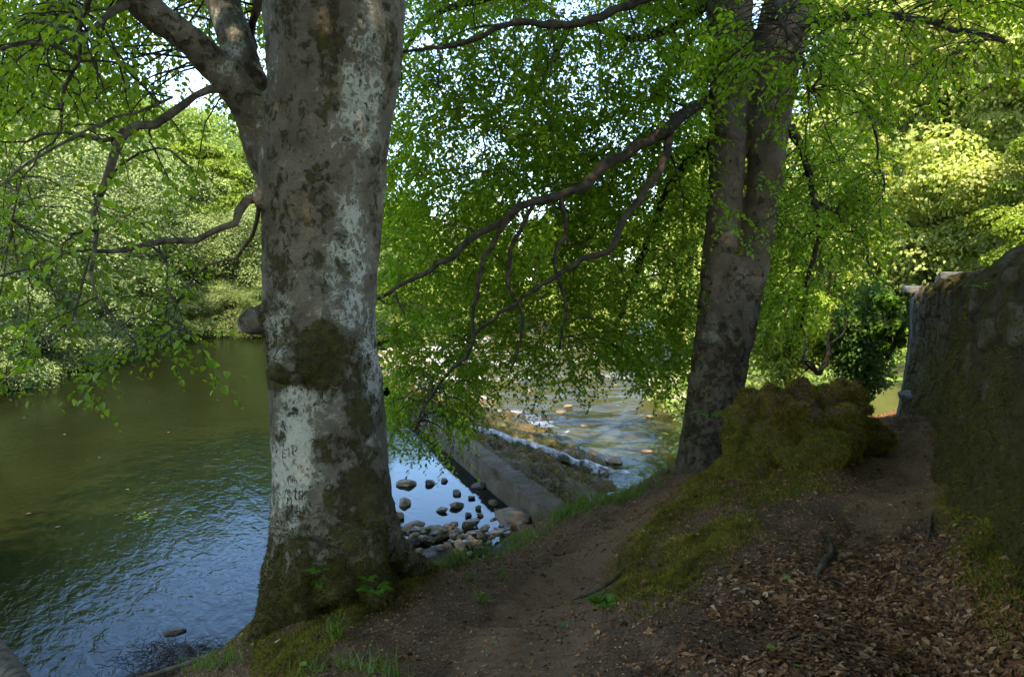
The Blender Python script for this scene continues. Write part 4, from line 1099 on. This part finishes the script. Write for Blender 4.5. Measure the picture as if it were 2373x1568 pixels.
PROTO = {
 'willow_a': bg_tree("willow_tree", 9, 4.2, 42000, .15, .42, M['willow'], 60, .02, .85, 11, (.18, .32), .86, upw=.3),
 'willow_b': bg_tree("willow_tree", 9, 4.6, 40000, .15, .42, M['willow'], 52, .02, .85, 12, (.20, .34), .86, upw=.3),
 'alder': bg_tree("alder_tree", 9, 3.8, 34000, .15, .6, M['willow_dark'], 50, .02, .85, 13, (.2, .32), .86, upw=.3),
 'wood_a': bg_tree("woodland_tree", 14, 5, 30000, .24, .65, M['wood_green'], 44, .2, .8, 14, (.2, .34), .65),
 'wood_b': bg_tree("woodland_tree", 14, 5.4, 28000, .24, .65, M['wood_green'], 36, .12, .7, 15, (.2, .38), .65),
 'bright_a': bg_tree("sycamore_tree", 15, 5.2, 90000, .16, .75, M['bright'], 190, .04, .62, 16, (.14, .26), .95, upw=.25),
 'bright_b': bg_tree("sycamore_tree", 15, 5.6, 90000, .16, .75, M['bright'], 180, .04, .62, 17, (.14, .27), .95, upw=.25),
 'lime': bg_tree("lime_tree", 12, 4.5, 32000, .19, .75, M['yellow'], 80, .05, .55, 18, (.15, .28), .88, upw=.25),
}
used = set()
def plant(kind, x, y, h, rz, label, cat, group, wide=1.0, z=None, name=None):
    pr = PROTO[kind]; base = {'w': 9, 'a': 9}.get(kind[0], 15 if kind[0] == 'b' else 12)
    base = {'willow_a': 9, 'willow_b': 9, 'alder': 9, 'wood_a': 14, 'wood_b': 14, 'bright_a': 15, 'bright_b': 15, 'lime': 12}[kind]
    o = pr if kind not in used else copy_tree(pr); used.add(kind)
    s = h / base
    o.location = (x, y, (float(hill_z(np.array([float(x)]), np.array([float(y)]))[0]) if z is None else z) - .1); o.scale = (s * wide, s * wide, s); o.rotation_euler = (0, 0, rz)
    tag(o, label, cat, group); return o
GL = "willows and alders along the far bank of the pool"
for a in [('willow_a',-19.2,23.5,8.5,.3,"pale willow at the left edge of the picture on the far bank"),
          ('willow_b',-21,29.5,9.5,1.2,"broad pale grey green willow second along the far bank from the left edge"),
          ('willow_a',-23.3,37,10,2.2,"pale willow in the middle of the far bank behind the hanging twigs"),
          ('alder',-23.6,44,9,.5,"dark green bush where the far bank recedes from the pale willows"),
          ('willow_b',-26,50,11,2.9,"tall soft grey green willow set back behind the dark bush"),
          ('willow_a',-26,59.5,11.5,4.0,"grey green willow in the corner of the pool left of the beech trunk"),
          ('alder',-20.5,58.5,8.0,1.9,"dark green bush at the water just left of the beech trunk"),
          ('willow_b',-15.5,57,9.5,.9,"grey green willow partly hidden behind the left beech trunk"),
          ('alder',-11.0,52,7.5,3.0,"green bush at the far end of the weir right of the beech trunk"),
          ('willow_a',-17.8,17.5,8,5.1,"pale willow on the far bank just outside the left edge of view")]:
    plant(*a, "willow" if 'willow' in a[0] else "alder", GL, wide=1.2)
for k, (kx, ky, kh, kk, lab) in enumerate([(-17.4,24.6,4.2,'willow_b',"low pale willow bush trailing in the pool at the left picture edge"),(-18.4,30.5,4.5,'willow_a',"low willow bush dipping into the pool, second from the left edge"),
        (-20.6,36.5,4.6,'willow_b',"low willow bush dipping into the pool below the middle willow"),(-21.9,42,4.2,'alder',"dark low bush at the waterline below the hanging twigs"),
        (-23.0,48,4.5,'willow_a',"low grey green bush at the waterline where the bank recedes"),(-23.6,54,4.6,'alder',"dark low bush at the inner corner of the pool"),
        (-20.5,56.3,4.0,'willow_b',"low bush over the far water just left of the pale stub"),(-17,54.6,4.0,'alder',"low dark bush over the far water behind the left beech")]):
    plant(kk, kx, ky, kh, k * 1.3, lab, "bush", "bushes at the waterline of the far bank", wide=1.5, z=.0)
GH = "trees on the wooded hillside across the pool"
for a in [('wood_a',-29,31,15,.3,"tall green tree on the slope above the first willows at left"),
          ('wood_b',-31,42,15,1.5,"tall green tree on the slope above the middle willows"),
          ('lime',-33,50,13,2.5,"yellow green tree on the slope between two darker trees at left"),
          ('wood_a',-34,60,15,3.3,"dark green tree high on the hillside left of the forked limb"),
          ('wood_b',-29,69,14,4.4,"green tree on the hillside seen through the fork of the left beech"),
          ('wood_a',-21,68,12,5.2,"green tree on the low hillside directly behind the left beech trunk"),
          ('lime',-14,66,10,.8,"yellow green tree behind the weir's far end beside the trunk"),
          ('lime',-29.5,36,14,1.0,"light green tree on the slope over the second and third willows"),
          ('wood_b',-30,56,16,0.4,"soft green tree above the inner corner of the pool"),
          ('lime',-25,63.5,13,1.9,"light green tree above the far water left of the beech trunk"),
          ('wood_b',-26,24,14,2,"green tree on the slope at the extreme left of the picture")]:
    plant(*a, "tree", GH)
GC = "trees beyond the rapids, seen through the leaf curtain"
for a in [('lime',-8.5,63,10,.2,"yellow green tree beyond the rapids, left end of the row behind the leaf curtain"),
          ('bright_a',-3.0,70,13,1.1,"pale green tree beyond the rapids under the long bough"),
          ('lime',2.5,77,12,2.2,"yellow green tree farthest up the river in the centre of the picture"),
          ('lime',12.0,58,11,3.1,"bright yellow green tree beyond the rubble bank left of the twin stems"),
          ('bright_b',7.5,72,13,4.0,"pale tree up the river behind the rapids near the twin stems"),
          ('wood_b',8.0,90,15,5.0,"dim green tree at the bend of the river behind the curtain"),
          ('lime',10.5,48,6.5,1.0,"low bright bush above the rubble bank behind the twin stemmed beech")]:
    plant(*a, "tree", GC)
GR = "sunlit trees on the right bank beyond the stone wall"
for a in [('bright_a',13.2,24.5,14,.2,"sunlit pale green tree just beyond the end of the stone wall"),
          ('bright_b',18.5,26,16,1.4,"sunlit pale green tree at the far right above the stone wall"),
          ('bright_a',16.8,34,17,2.6,"tall bright tree behind the two sunlit trees over the wall"),
          ('lime',10.5,31,7.5,3.1,"low yellow green tree right of the twin stems at the river edge"),
          ('bright_b',12.2,42,13,4.1,"pale green tree on the right bank behind the ivy bush"),
          ('wood_a',22.5,38,18,.6,"tall darker green tree at the back of the right bank"),
          ('lime',12.8,17.8,5.4,1.0,"low bright green bush right behind the top of the wall end"),
          ('bright_a',14.5,20.5,11,5.0,"low spreading sunlit tree close behind the wall top"),
          ('bright_b',9.8,36.5,11,2.2,"pale tree right of the twin stems seen through their leaves"),
          ('bright_a',23,31,19,3.3,"tall pale tree at the upper right corner of the picture"),
          ('lime',9.8,24,5.0,2.0,"yellow green bush between the mound and the sunlit trees")]:
    plant(*a, "tree" if 'bush' not in a[5] else "bush", GR)
for i_, (x_, y_, h_) in enumerate([(3.8,-7.2,18),(-3.0,-7.0,17),(-6.8,-10.5,17),(.5,-13,20),(-3.5,-16,20)]):
    plant(('wood_a','wood_b')[i_ % 2], x_, y_, h_, i_ * 1.1, "tall tree of the wood behind the viewer", "tree", "trees of the wood behind the viewer", z=1.5, wide=1.1)
for k, o in PROTO.items():
    if k not in used: kill(o)
HV = np.stack([HX.ravel(), HY.ravel(), HZ], 1); hd = sdist(HV[:, 0], HV[:, 1], RIV)
ii = np.arange((HX.shape[0] - 1) * HX.shape[1]).reshape(HX.shape[0] - 1, -1)[:, :-1].ravel(); nx = HX.shape[1]
HQ = np.stack([ii, ii + 1, ii + 1 + nx, ii + nx], 1)
HQ = HQ[(np.abs(HV[HQ[:, 0], 0]) < 34) & (HV[HQ[:, 0], 1] > 12) & (HV[HQ[:, 0], 1] < 84) & (hd[HQ[:, 0]] < 16) & (hd[HQ[:, 0]] > -1.3) & (HV[HQ[:, 0], 2] > -2.5)]
P, N = scatter(HV, HQ, 120000); m = len(P); P[:, 2] += rng.random(m) ** 2 * .7
V, Q = leaves(P, rdir(m) * np.array([1, 1, .5]) + np.array([0, 0, .3]), np.array([0, -.3, 1.]) + .5 * rng.normal(size=(m, 3)), rng.uniform(.10, .28, m), rng.uniform(.05, .14, m), .15, False)
tag(build("undergrowth", V, Q, M['wood_green']), "low green undergrowth covering the far banks", "undergrowth", kind="stuff")
# far wood on the hillsides, one mass of foliage
Pw = []; Aw = []; Nw = []
cnt = 0
while cnt < 520:
    xx = rng.uniform(-95, 70); yy = rng.uniform(20, 150); p2 = np.array([xx]), np.array([yy]); d = float(sdist(*p2, RIV)[0])
    if d < 12 or (abs(math.degrees(math.atan2(xx, yy))) > 50): continue
    az = math.degrees(math.atan2(xx, yy))
    if -10 < az < 16 and rng.random() < .6: continue
    g = float(hill_z(*p2)[0]); hh_ = rng.uniform(2, 10) * (.55 if -9 < az < 14 else 1); rl = rng.uniform(2.0, 4.2); m = int(620 * (rl / 3) ** 2)
    u = rdir(m); u[:, 2] = np.where(rng.random(m) < .7, np.abs(u[:, 2]), u[:, 2])
    rr = rl * (.6 + .5 * rng.random(m)) * (1 + .3 * fbm(u * 2 + cnt, 2, 3))
    Pw.append(np.array([xx, yy, g + hh_]) + u * rr[:, None] * np.array([1, 1, .8])); Aw.append(np.cross(u, rdir(m)) - np.array([0, 0, .3])); Nw.append(u + np.array([0, 0, .5]) + rng.normal(0, .35, (m, 3))); cnt += 1
Pw = np.concatenate(Pw)
V, Q = leaves(Pw, np.concatenate(Aw), np.concatenate(Nw), rng.uniform(.28, .55, len(Pw)), .3, .15, False)
tag(build("woodland", V, Q, M['wood_green']), "dense green wood covering the hillsides behind the river", "woodland", kind="stuff")

# ------------------------------------------------------------------ bushes and small plants by the wall
def leaf_mass(name, c, rad, n, L, ratio, mat, label, cat, seed, lobes=14, stems=True, group=None):
    root = empty(name, tuple(c)); P = []; Nn = []; A = Acc()
    for k in range(lobes):
        u = rdir(1)[0] * rng.uniform(.3, .95); cc = np.array(c) + u * np.array(rad); rl = min(rad) * rng.uniform(.35, .6); m = n // lobes
        w = rdir(m); P.append(cc + w * rl * rng.uniform(.5, 1.1, (m, 1))); Nn.append(w + .6 * rng.normal(size=(m, 3)) + np.array([0, 0, .4]))
        b = np.array(c) - np.array([0, 0, rad[2]]); tadd(A, bezier(b, (b + cc) / 2 + rng.normal(0, .1, 3), cc, 6), np.linspace(.02, .004, 6), 4)
    P = np.concatenate(P); Nn = np.concatenate(Nn); al = np.cross(Nn, rdir(len(P))) - np.array([0, 0, .6])
    V, Q = leaves(P, al, Nn, L * rng.uniform(.6, 1.2, len(P)), L * ratio, .2, False)
    build("leaves", V, Q, mat, root); A.build("stems", M['twig'], root)
    return tag(root, label, cat, group)
leaf_mass("ivy_bush", at(2003, 800, 14.2), (.62, .6, 1.25), 9000, .075, .8, M['ivy'], "dark glossy ivy bush crowding the river end of the stone wall", "ivy", 1, 30)
leaf_mass("ivy", at(2058, 745, 13.15), (.20, .22, .62), 2600, .075, .85, M['ivy_light'], "bright fresh ivy climbing the end of the stone wall", "ivy", 2, 14)
leaf_mass("bush", at(1830, 810, 15.0), (1.0, .8, .7), 6000, .08, .6, M['yellow'], "low light green bush between the twin stemmed beech and the ivy", "bush", 3, 18)
def shrub(rows, label):
    root = empty("bare_shrub", tuple(at(rows[0][0][0], rows[0][0][1], rows[0][0][3])))
    for rw in rows:
        a = Acc(); P, r = px_path(rw); P, r = resample(P, r, 14); tadd(a, P, r, 6); a.build("stem", M['limb'], root)
    return tag(root, label, "shrub")
shrub([[(1897,868,6,12.5),(1920,820,5,12.5),(1918,780,4,12.5),(1940,735,2,12.4)],[(1895,866,5,12.5),(1862,830,4,12.5),(1870,790,3,12.6),(1848,740,2,12.7)],[(1919,800,3,12.5),(1955,770,2.5,12.5),(1962,735,1.5,12.4)],[(1897,868,4,12.5),(1880,840,3,12.4),(1840,830,2,12.3),(1815,800,1.5,12.2)]],
      "bare twisted grey shrub behind the mossy mound")
def fern(c, n, L, mat, label, name="fern", up=.8, cat="fern", lw=.28):
    root = empty(name, tuple(c)); P = []; A = []; Nn = []; Ls = []; w = Acc()
    for k in range(n):
        a = k * 2.4 + rng.normal(0, .3); d = np.array([math.cos(a), math.sin(a), up * rng.uniform(.7, 1.5)]); d = unit(d)
        q = bezier(np.array(c), np.array(c) + d * L * .6, np.array(c) + d * L * np.array([1, 1, .45]), 9); tadd(w, q, np.linspace(.003, .001, 9), 3)
        for i in range(2, 9):
            t = unit(q[i] - q[i - 1]); s_ = unit(np.cross(t, [0, 0, 1.]))
            for sg in (-1, 1):
                P.append(q[i]); A.append(s_ * sg + t * .5); Nn.append(np.array([0, 0, 1.]) + .2 * rng.normal(size=3)); Ls.append(L * lw * (1.1 - i / 10))
        P.append(q[-1]); A.append(q[-1] - q[-2]); Nn.append(np.array([0, 0, 1.])); Ls.append(L * .15)
    V, Q = leaves(np.array(P), np.array(A), np.array(Nn), np.array(Ls), np.array(Ls) * .45, .15)
    build("fronds", V, Q, mat, root); w.build("stalks", M['herb'], root)
    return tag(root, label, cat)
wall_bvh = BVHTree.FromPolygons([Vector(v) for v in AV], [tuple(q) for q in np.concatenate([WQ, TQ])])
def on_wall(x, y):
    dr = Vector(at(x, y, 3) - C0).normalized(); h = wall_bvh.ray_cast(Vector(C0), dr); return np.array(h[0]) + np.array(h[1]) * .01 if h[0] else at(x, y, 5)
slab("ledge_stone", tuple(on_wall(2112, 918)), (.22, .34, .05), .4, M['rock_wet'], wall)
fern(on_wall(2292, 676), 6, .16, M['herb'], "green fern sprouting near the top of the stone wall, nearest of the wall plants")
fern(on_wall(2135, 705), 5, .22, M['herb'], "small fern growing from the upper face of the wall near its far end")
fern(on_wall(2222, 793), 4, .13, M['herb'], "little light green plant rooted in the middle of the wall face")
bank_bvh = BVHTree.FromPolygons([Vector(v) for v in BV], [tuple(q) for q in BQ])
def on_bank(x, y, lift=.0):
    dr = Vector(at(x, y, 3) - C0).normalized(); h = bank_bvh.ray_cast(Vector(C0), dr)
    return np.array(h[0]) + np.array([0, 0, lift]) if h[0] else at(x, y, 6)
fern(on_bank(1660, 1010) if False else at(1648, 975, 8.6), 5, .30, M['herb'], "yellowing fern at the foot of the twin stemmed beech beside the mound")
fern(on_bank(1400, 1415), 5, .16, M['herb'], "bright green seedling with paired leaves on the mossy edge of the path", "seedling", 1.4, "seedling", .5)
for x, y, L, lab in [(745, 1322, .09, "ivy sprig on the mossy front of the left beech foot"), (872, 1372, .13, "glossy dark ivy sprig at the right foot of the left beech"), (742, 1360, .08, "small ivy sprig low on the left beech foot"), (855, 1345, .08, "ivy sprig above the glossy one on the left beech foot")]:
    dr = Vector(at(x, y, 3) - C0).normalized(); h = bvh1.ray_cast(Vector(C0), dr); c = np.array(h[0]) + np.array(h[1]) * .02 if h[0] else on_bank(x, y)
    fern(c, 5, L, M['ivy_light'], lab, "ivy_sprig", .6, "ivy", .5)

# ------------------------------------------------------------------ things lying on the bank and in the water
def stick(rows, mat, label, name, cat, n=7, twigs=0):
    root = empty(name, tuple(at(rows[0][0], rows[0][1], 5) if len(rows[0]) == 3 else at(rows[0][0], rows[0][1], rows[0][3])))
    P = []; r = []
    for q in rows:
        if len(q) == 4: p = at(q[0], q[1], q[3])
        else: p = on_bank(q[0], q[1])
        d = (p - C0) @ FW; P.append(p + np.array([0, 0, q[2] / F * d * .7])); r.append(q[2] / F * d)
    P, r = resample(np.array(P), np.array(r), 18); P = P + np.concatenate([np.zeros((1, 3)), sway(17, .0015)]); a = Acc(); tadd(a, P, r * (1 + (.12 if r.max() < .03 else .02) * rng.normal(size=18)), n)
    root.location = tuple(P[0]); a.build("wood", mat, root)
    return tag(root, label, cat)
stick([(1922,1252,6),(1926,1285,7),(1905,1310,8),(1892,1335,6),(1888,1352,4)], M['limb'], "crooked dark stick lying in the dead leaves on the right", "fallen_stick", "stick")
stick([(1722,1385,2.5),(1732,1360,3),(1728,1345,2)], M['limb'], "short pale twig upright in the moss left of the dead leaves", "fallen_twig", "twig")
stick([(2150,1255,4),(2158,1220,4),(2160,1190,3)], M['limb'], "thin straight stick lying on the path by the wall foot", "fallen_stick", "stick")
stick([(815,1545,2.5),(838,1528,3),(858,1512,2)], M['trunk_far'], "short whitish twig near the bottom left of the bank", "fallen_twig", "twig")
stick([(1325,1392,2),(1380,1372,5),(1420,1350,5),(1450,1318,2.5)], M['limb'], "worn tree root exposed along the edge of the path", "exposed_root", "root")
stick([(565,1492,6,5.4),(520,1508,6,5.6),(450,1532,6,5.7),(370,1556,5,5.8),(300,1575,4,5.8)], M['limb'], "bare grey branch lying along the water's edge", "fallen_branch", "branch")
lg = [(-120,1425,24,7.05),(-60,1482,27,6.5),(-5,1542,30,6.05),(70,1640,32,5.45)]
stick(lg, M['limb'], "mossy log end at the bottom left corner of the picture", "log", "log", 14)
# driftwood tangle at the water's edge
root = empty("driftwood", tuple(onz(470, 1540, .08))); a = Acc()
for k in range(1100):
    c = onz(rng.normal(440, 75), rng.uniform(1500, 1590), .08); c = c + np.array([0, 0, abs(rng.normal(0, .05))]); d = rdir(1)[0] * np.array([1, 1, .6]); L = rng.uniform(.05, .2)
    tadd(a, np.stack([c - d * L / 2, c + rng.normal(0, .012, 3), c + d * L / 2]), rng.uniform(.001, .0032), 4)
tag(a.build("twig_tangle", M['limb'], root), kind="stuff"); tag(root, "dark tangle of drifted twigs washed up at the water's edge", "driftwood")
# fallen green leaves, each its own thing
for x, y, L, lab in [(1818,1347,.065,"large green leaf lying on brown leaves right of the mossy slope"),(1798,1255,.05,"green leaf lying alone below the mound"),(1140,1492,.04,"green leaf on the bare path, bottom middle"),
                     (1800,1510,.045,"green leaf on the dark litter at the bottom right of centre"),(1967,1190,.04,"small green leaf on the upper path near the mound"),(1312,1452,.045,"green leaf beside brown leaves in the middle of the path"),
                     (1380,1220,.05,"pale green leaf on the path near the weir end"),(2120,1300,.05,"green leaf among dead leaves near the wall foot"),(1860,1553,.05,"green leaf at the bottom edge among dead leaves"),(712,1545,.05,"green leaf on the moss at the bottom left of the bank")]:
    p = on_bank(x, y, .012); V, Q = leaves(p[None], np.array([[rng.normal(), rng.normal() * .5, .1]]), np.array([[.1, -.35, 1.]]), L, L * .7, .12)
    o = build("fallen_leaf", V - p, Q, M['herb']); o.location = tuple(p); tag(o, lab, "leaf")
# scattered dead leaves
NB = BV.copy(); wv = np.gradient(BV[:, 2].reshape(GX.shape)); bnrm = unit(np.stack([-wv[1].ravel() / .05, -wv[0].ravel() / .05, np.ones(len(BV))], 1))
poly_leaf = [(1300,1640),(1430,1520),(1600,1370),(1760,1280),(1900,1230),(2050,1200),(2180,1150),(2240,1240),(2330,1400),(2420,1460),(2480,1640)]
zl = np.where(bd > .5, soft(bx, by, [poly_leaf]), 0) * sstep(1130, 1450, by) * (.35 + .65 * sstep(1450, 1850, bx))
zl = zl * np.clip(.6 + 1.1 * fbm(BV * 1.7, 4, 55), .04, 1.7)
vis = (bd > 2.2) & (bx > -150) & (bx < 2500) & (by > 900) & (by < 1680) & (BV[:, 2] > .06)
def put_leaves(n, w, Lr, mat, name, label, lift=.02, folds=(.12, .3, .5), tilt=.5, six=True):
    VV = []; QQ = []; o_ = 0
    for fd in folds:
        P, N = scatter(BV, BQ, n // len(folds), w * vis); m = len(P); N = N * np.sign(N[:, 2:3])
        P = P + N * (rng.random((m, 1)) ** 1.5 * lift + .004)
        V, Q = leaves(P, np.cross(N, rdir(m)), N + tilt * rng.normal(size=(m, 3)), rng.uniform(*Lr, m), rng.uniform(.4, .75, m) * np.mean(Lr), fd, six)
        VV.append(V); QQ.append(Q + o_); o_ += len(V)
    o = build(name, np.concatenate(VV) + rng.normal(0, Lr[1] * .05, (o_, 3)), np.concatenate(QQ), mat, smooth=False); tag(o, label, "leaf litter", kind="stuff"); return o
put_leaves(6400, np.clip(zl, 0, 2), (.014, .062), M['dead'], "dead_leaves", "thick litter of brown dead leaves on the lower right bank", .010, (-.10, .04, .16), .20)
put_leaves(6500, np.clip(1 - pathm * .6, 0, 1) * (1 - .5 * mossm) * .5 + .3 * mossm, (.012, .05), M['dead'], "scattered_dead_leaves", "single brown dead leaves scattered over bank, moss and path", .02)
put_leaves(120000, np.clip(1.15 - .5 * pathm, 0, 1) * (1 - .75 * mossm), (.008, .024), M['crumb'], "leaf_crumbs", "fine brown bud scales and leaf crumbs covering the soil", .008, (.15, .3), .6, False)
P, N = scatter(BV, BQ, 420, np.clip(1 - .4 * mossm, 0, 1) * vis * (bd < 9)); tl_ = Acc()
for p in P:
    d = rdir(1)[0] * np.array([1, 1, .12]); L = rng.uniform(.03, .13)
    tadd(tl_, np.stack([p - d * L / 2, p + rng.normal(0, .006, 3), p + d * L / 2]) + np.array([0, 0, .008]), rng.uniform(.0012, .003), 4)
tag(tl_.build("twig_litter", M['trunk_far']), "broken bits of twig scattered on the soil and moss", "twigs", kind="stuff")
P, N = scatter(BV, BQ, 420, np.clip(.15 + pathm, 0, 1) * vis * (bd < 10)); pb = Acc(); base_ = [rock_mesh(200 + k, .6, 1) for k in range(4)]
for k, p in enumerate(P):
    v, q = base_[k % 4]; a_ = rng.uniform(0, 6); sz = rng.uniform(.005, .018)
    pb.add(v @ np.array([[math.cos(a_), math.sin(a_), 0], [-math.sin(a_), math.cos(a_), 0], [0, 0, 1]]) * sz + p, q)
tag(pb.build("gravel", M['rock'], smooth=False), "small stones trodden into the path", "gravel", kind="stuff")
# moss carpet on the bank
P, N = scatter(BV, BQ, 52000, np.clip(mossm + .35 * fbm(BV * 2.5, 3, 66) * (mossm > .05), 0, 1) * vis); N = N * np.sign(N[:, 2:3])
V, Q = tufts(P, N, .030, .0024, 3)
tag(build("moss_carpet", V, Q, M['moss']), "green moss carpeting the bank around the mound, wall foot and beech foot", "moss", kind="stuff")
# grass
GP = []
def grass_line(pts, n, wob):
    pts = np.array(pts, float); s = np.concatenate([[0], np.cumsum(np.hypot(*np.diff(pts, axis=0).T))])
    for t in rng.uniform(0, s[-1], n):
        x = np.interp(t, s, pts[:, 0]) + rng.normal(0, wob); y = np.interp(t, s, pts[:, 1]) + rng.normal(0, wob * .35)
        p = on_bank(x, y); GP.append(p)
grass_line([(1010,1318),(1080,1306),(1160,1290),(1230,1255),(1300,1205),(1350,1180),(1440,1158),(1510,1122),(1560,1090)], 850, 12)
grass_line([(1040,1300),(1230,1240)], 400, 10); grass_line([(1280,1205),(1360,1170)], 350, 9); grass_line([(1380,1165),(1480,1150)], 250, 8)
grass_line([(1080,1350),(1095,1345)], 14, 4); grass_line([(1158,1335),(1165,1345)], 22, 4); grass_line([(1112,1395),(1120,1398)], 30, 4)
grass_line([(430,1560),(560,1530)], 120, 14); grass_line([(700,1568),(760,1545),(920,1568)], 110, 16); grass_line([(765,1475),(785,1480)], 50, 6)
GP = np.array(GP); m = len(GP); L = rng.uniform(.05, .17, m); d = unit(rng.normal(0, .38, (m, 3)) + np.array([0, 0, 1.])); bend = unit(rng.normal(size=(m, 3)) * np.array([1, 1, .2])); s_ = unit(np.cross(d, rdir(m))); w = .0022 + .0012 * rng.random((m, 1)); L = L[:, None]
mid = GP + d * L * .6; tip = GP + d * L * .95 + bend * L * .35
V = np.stack([GP - s_ * w, GP + s_ * w, mid + s_ * w * .8, mid - s_ * w * .8, tip], 1).reshape(-1, 3); b = np.arange(m)[:, None] * 5
o = build("grass", V, [b + np.array([[0, 1, 2, 3]]), b + np.array([[3, 2, 4]])], M['grass']); tag(o, "thin green grass fringing the path above the stream", "grass", kind="stuff")
# yellow green weed and drifting petals on the pool
P = np.array([onz(rng.normal(330, 16), rng.normal(1194, 5), .01) for _ in range(40)] + [onz(rng.uniform(280, 520), rng.normal(1200, 9), .008) for _ in range(25)]); m = len(P)
V, Q = leaves(P, rdir(m) * np.array([1, 1, .1]), np.array([0, 0, 1.]) + .15 * rng.normal(size=(m, 3)), rng.uniform(.03, .09, m), .03, .05)
tag(build("water_weed", V, Q, M['yellow']), "small yellow green patch of weed floating on the open pool", "weed")
P = np.array([onz(x, y, .006) for x, y in [(55,968),(390,1000),(290,1133),(128,1221),(150,1005),(440,1040),(230,1060),(60,1190),(350,930)]]); m = len(P)
V, Q = leaves(P, rdir(m) * np.array([1, 1, .05]), np.tile([0, 0, 1.], (m, 1)), .07, .05, .05)
tag(build("floating_leaves", V, Q, M['trunk_far']), "pale leaf specks drifting on the dark pool", "leaves", kind="stuff")
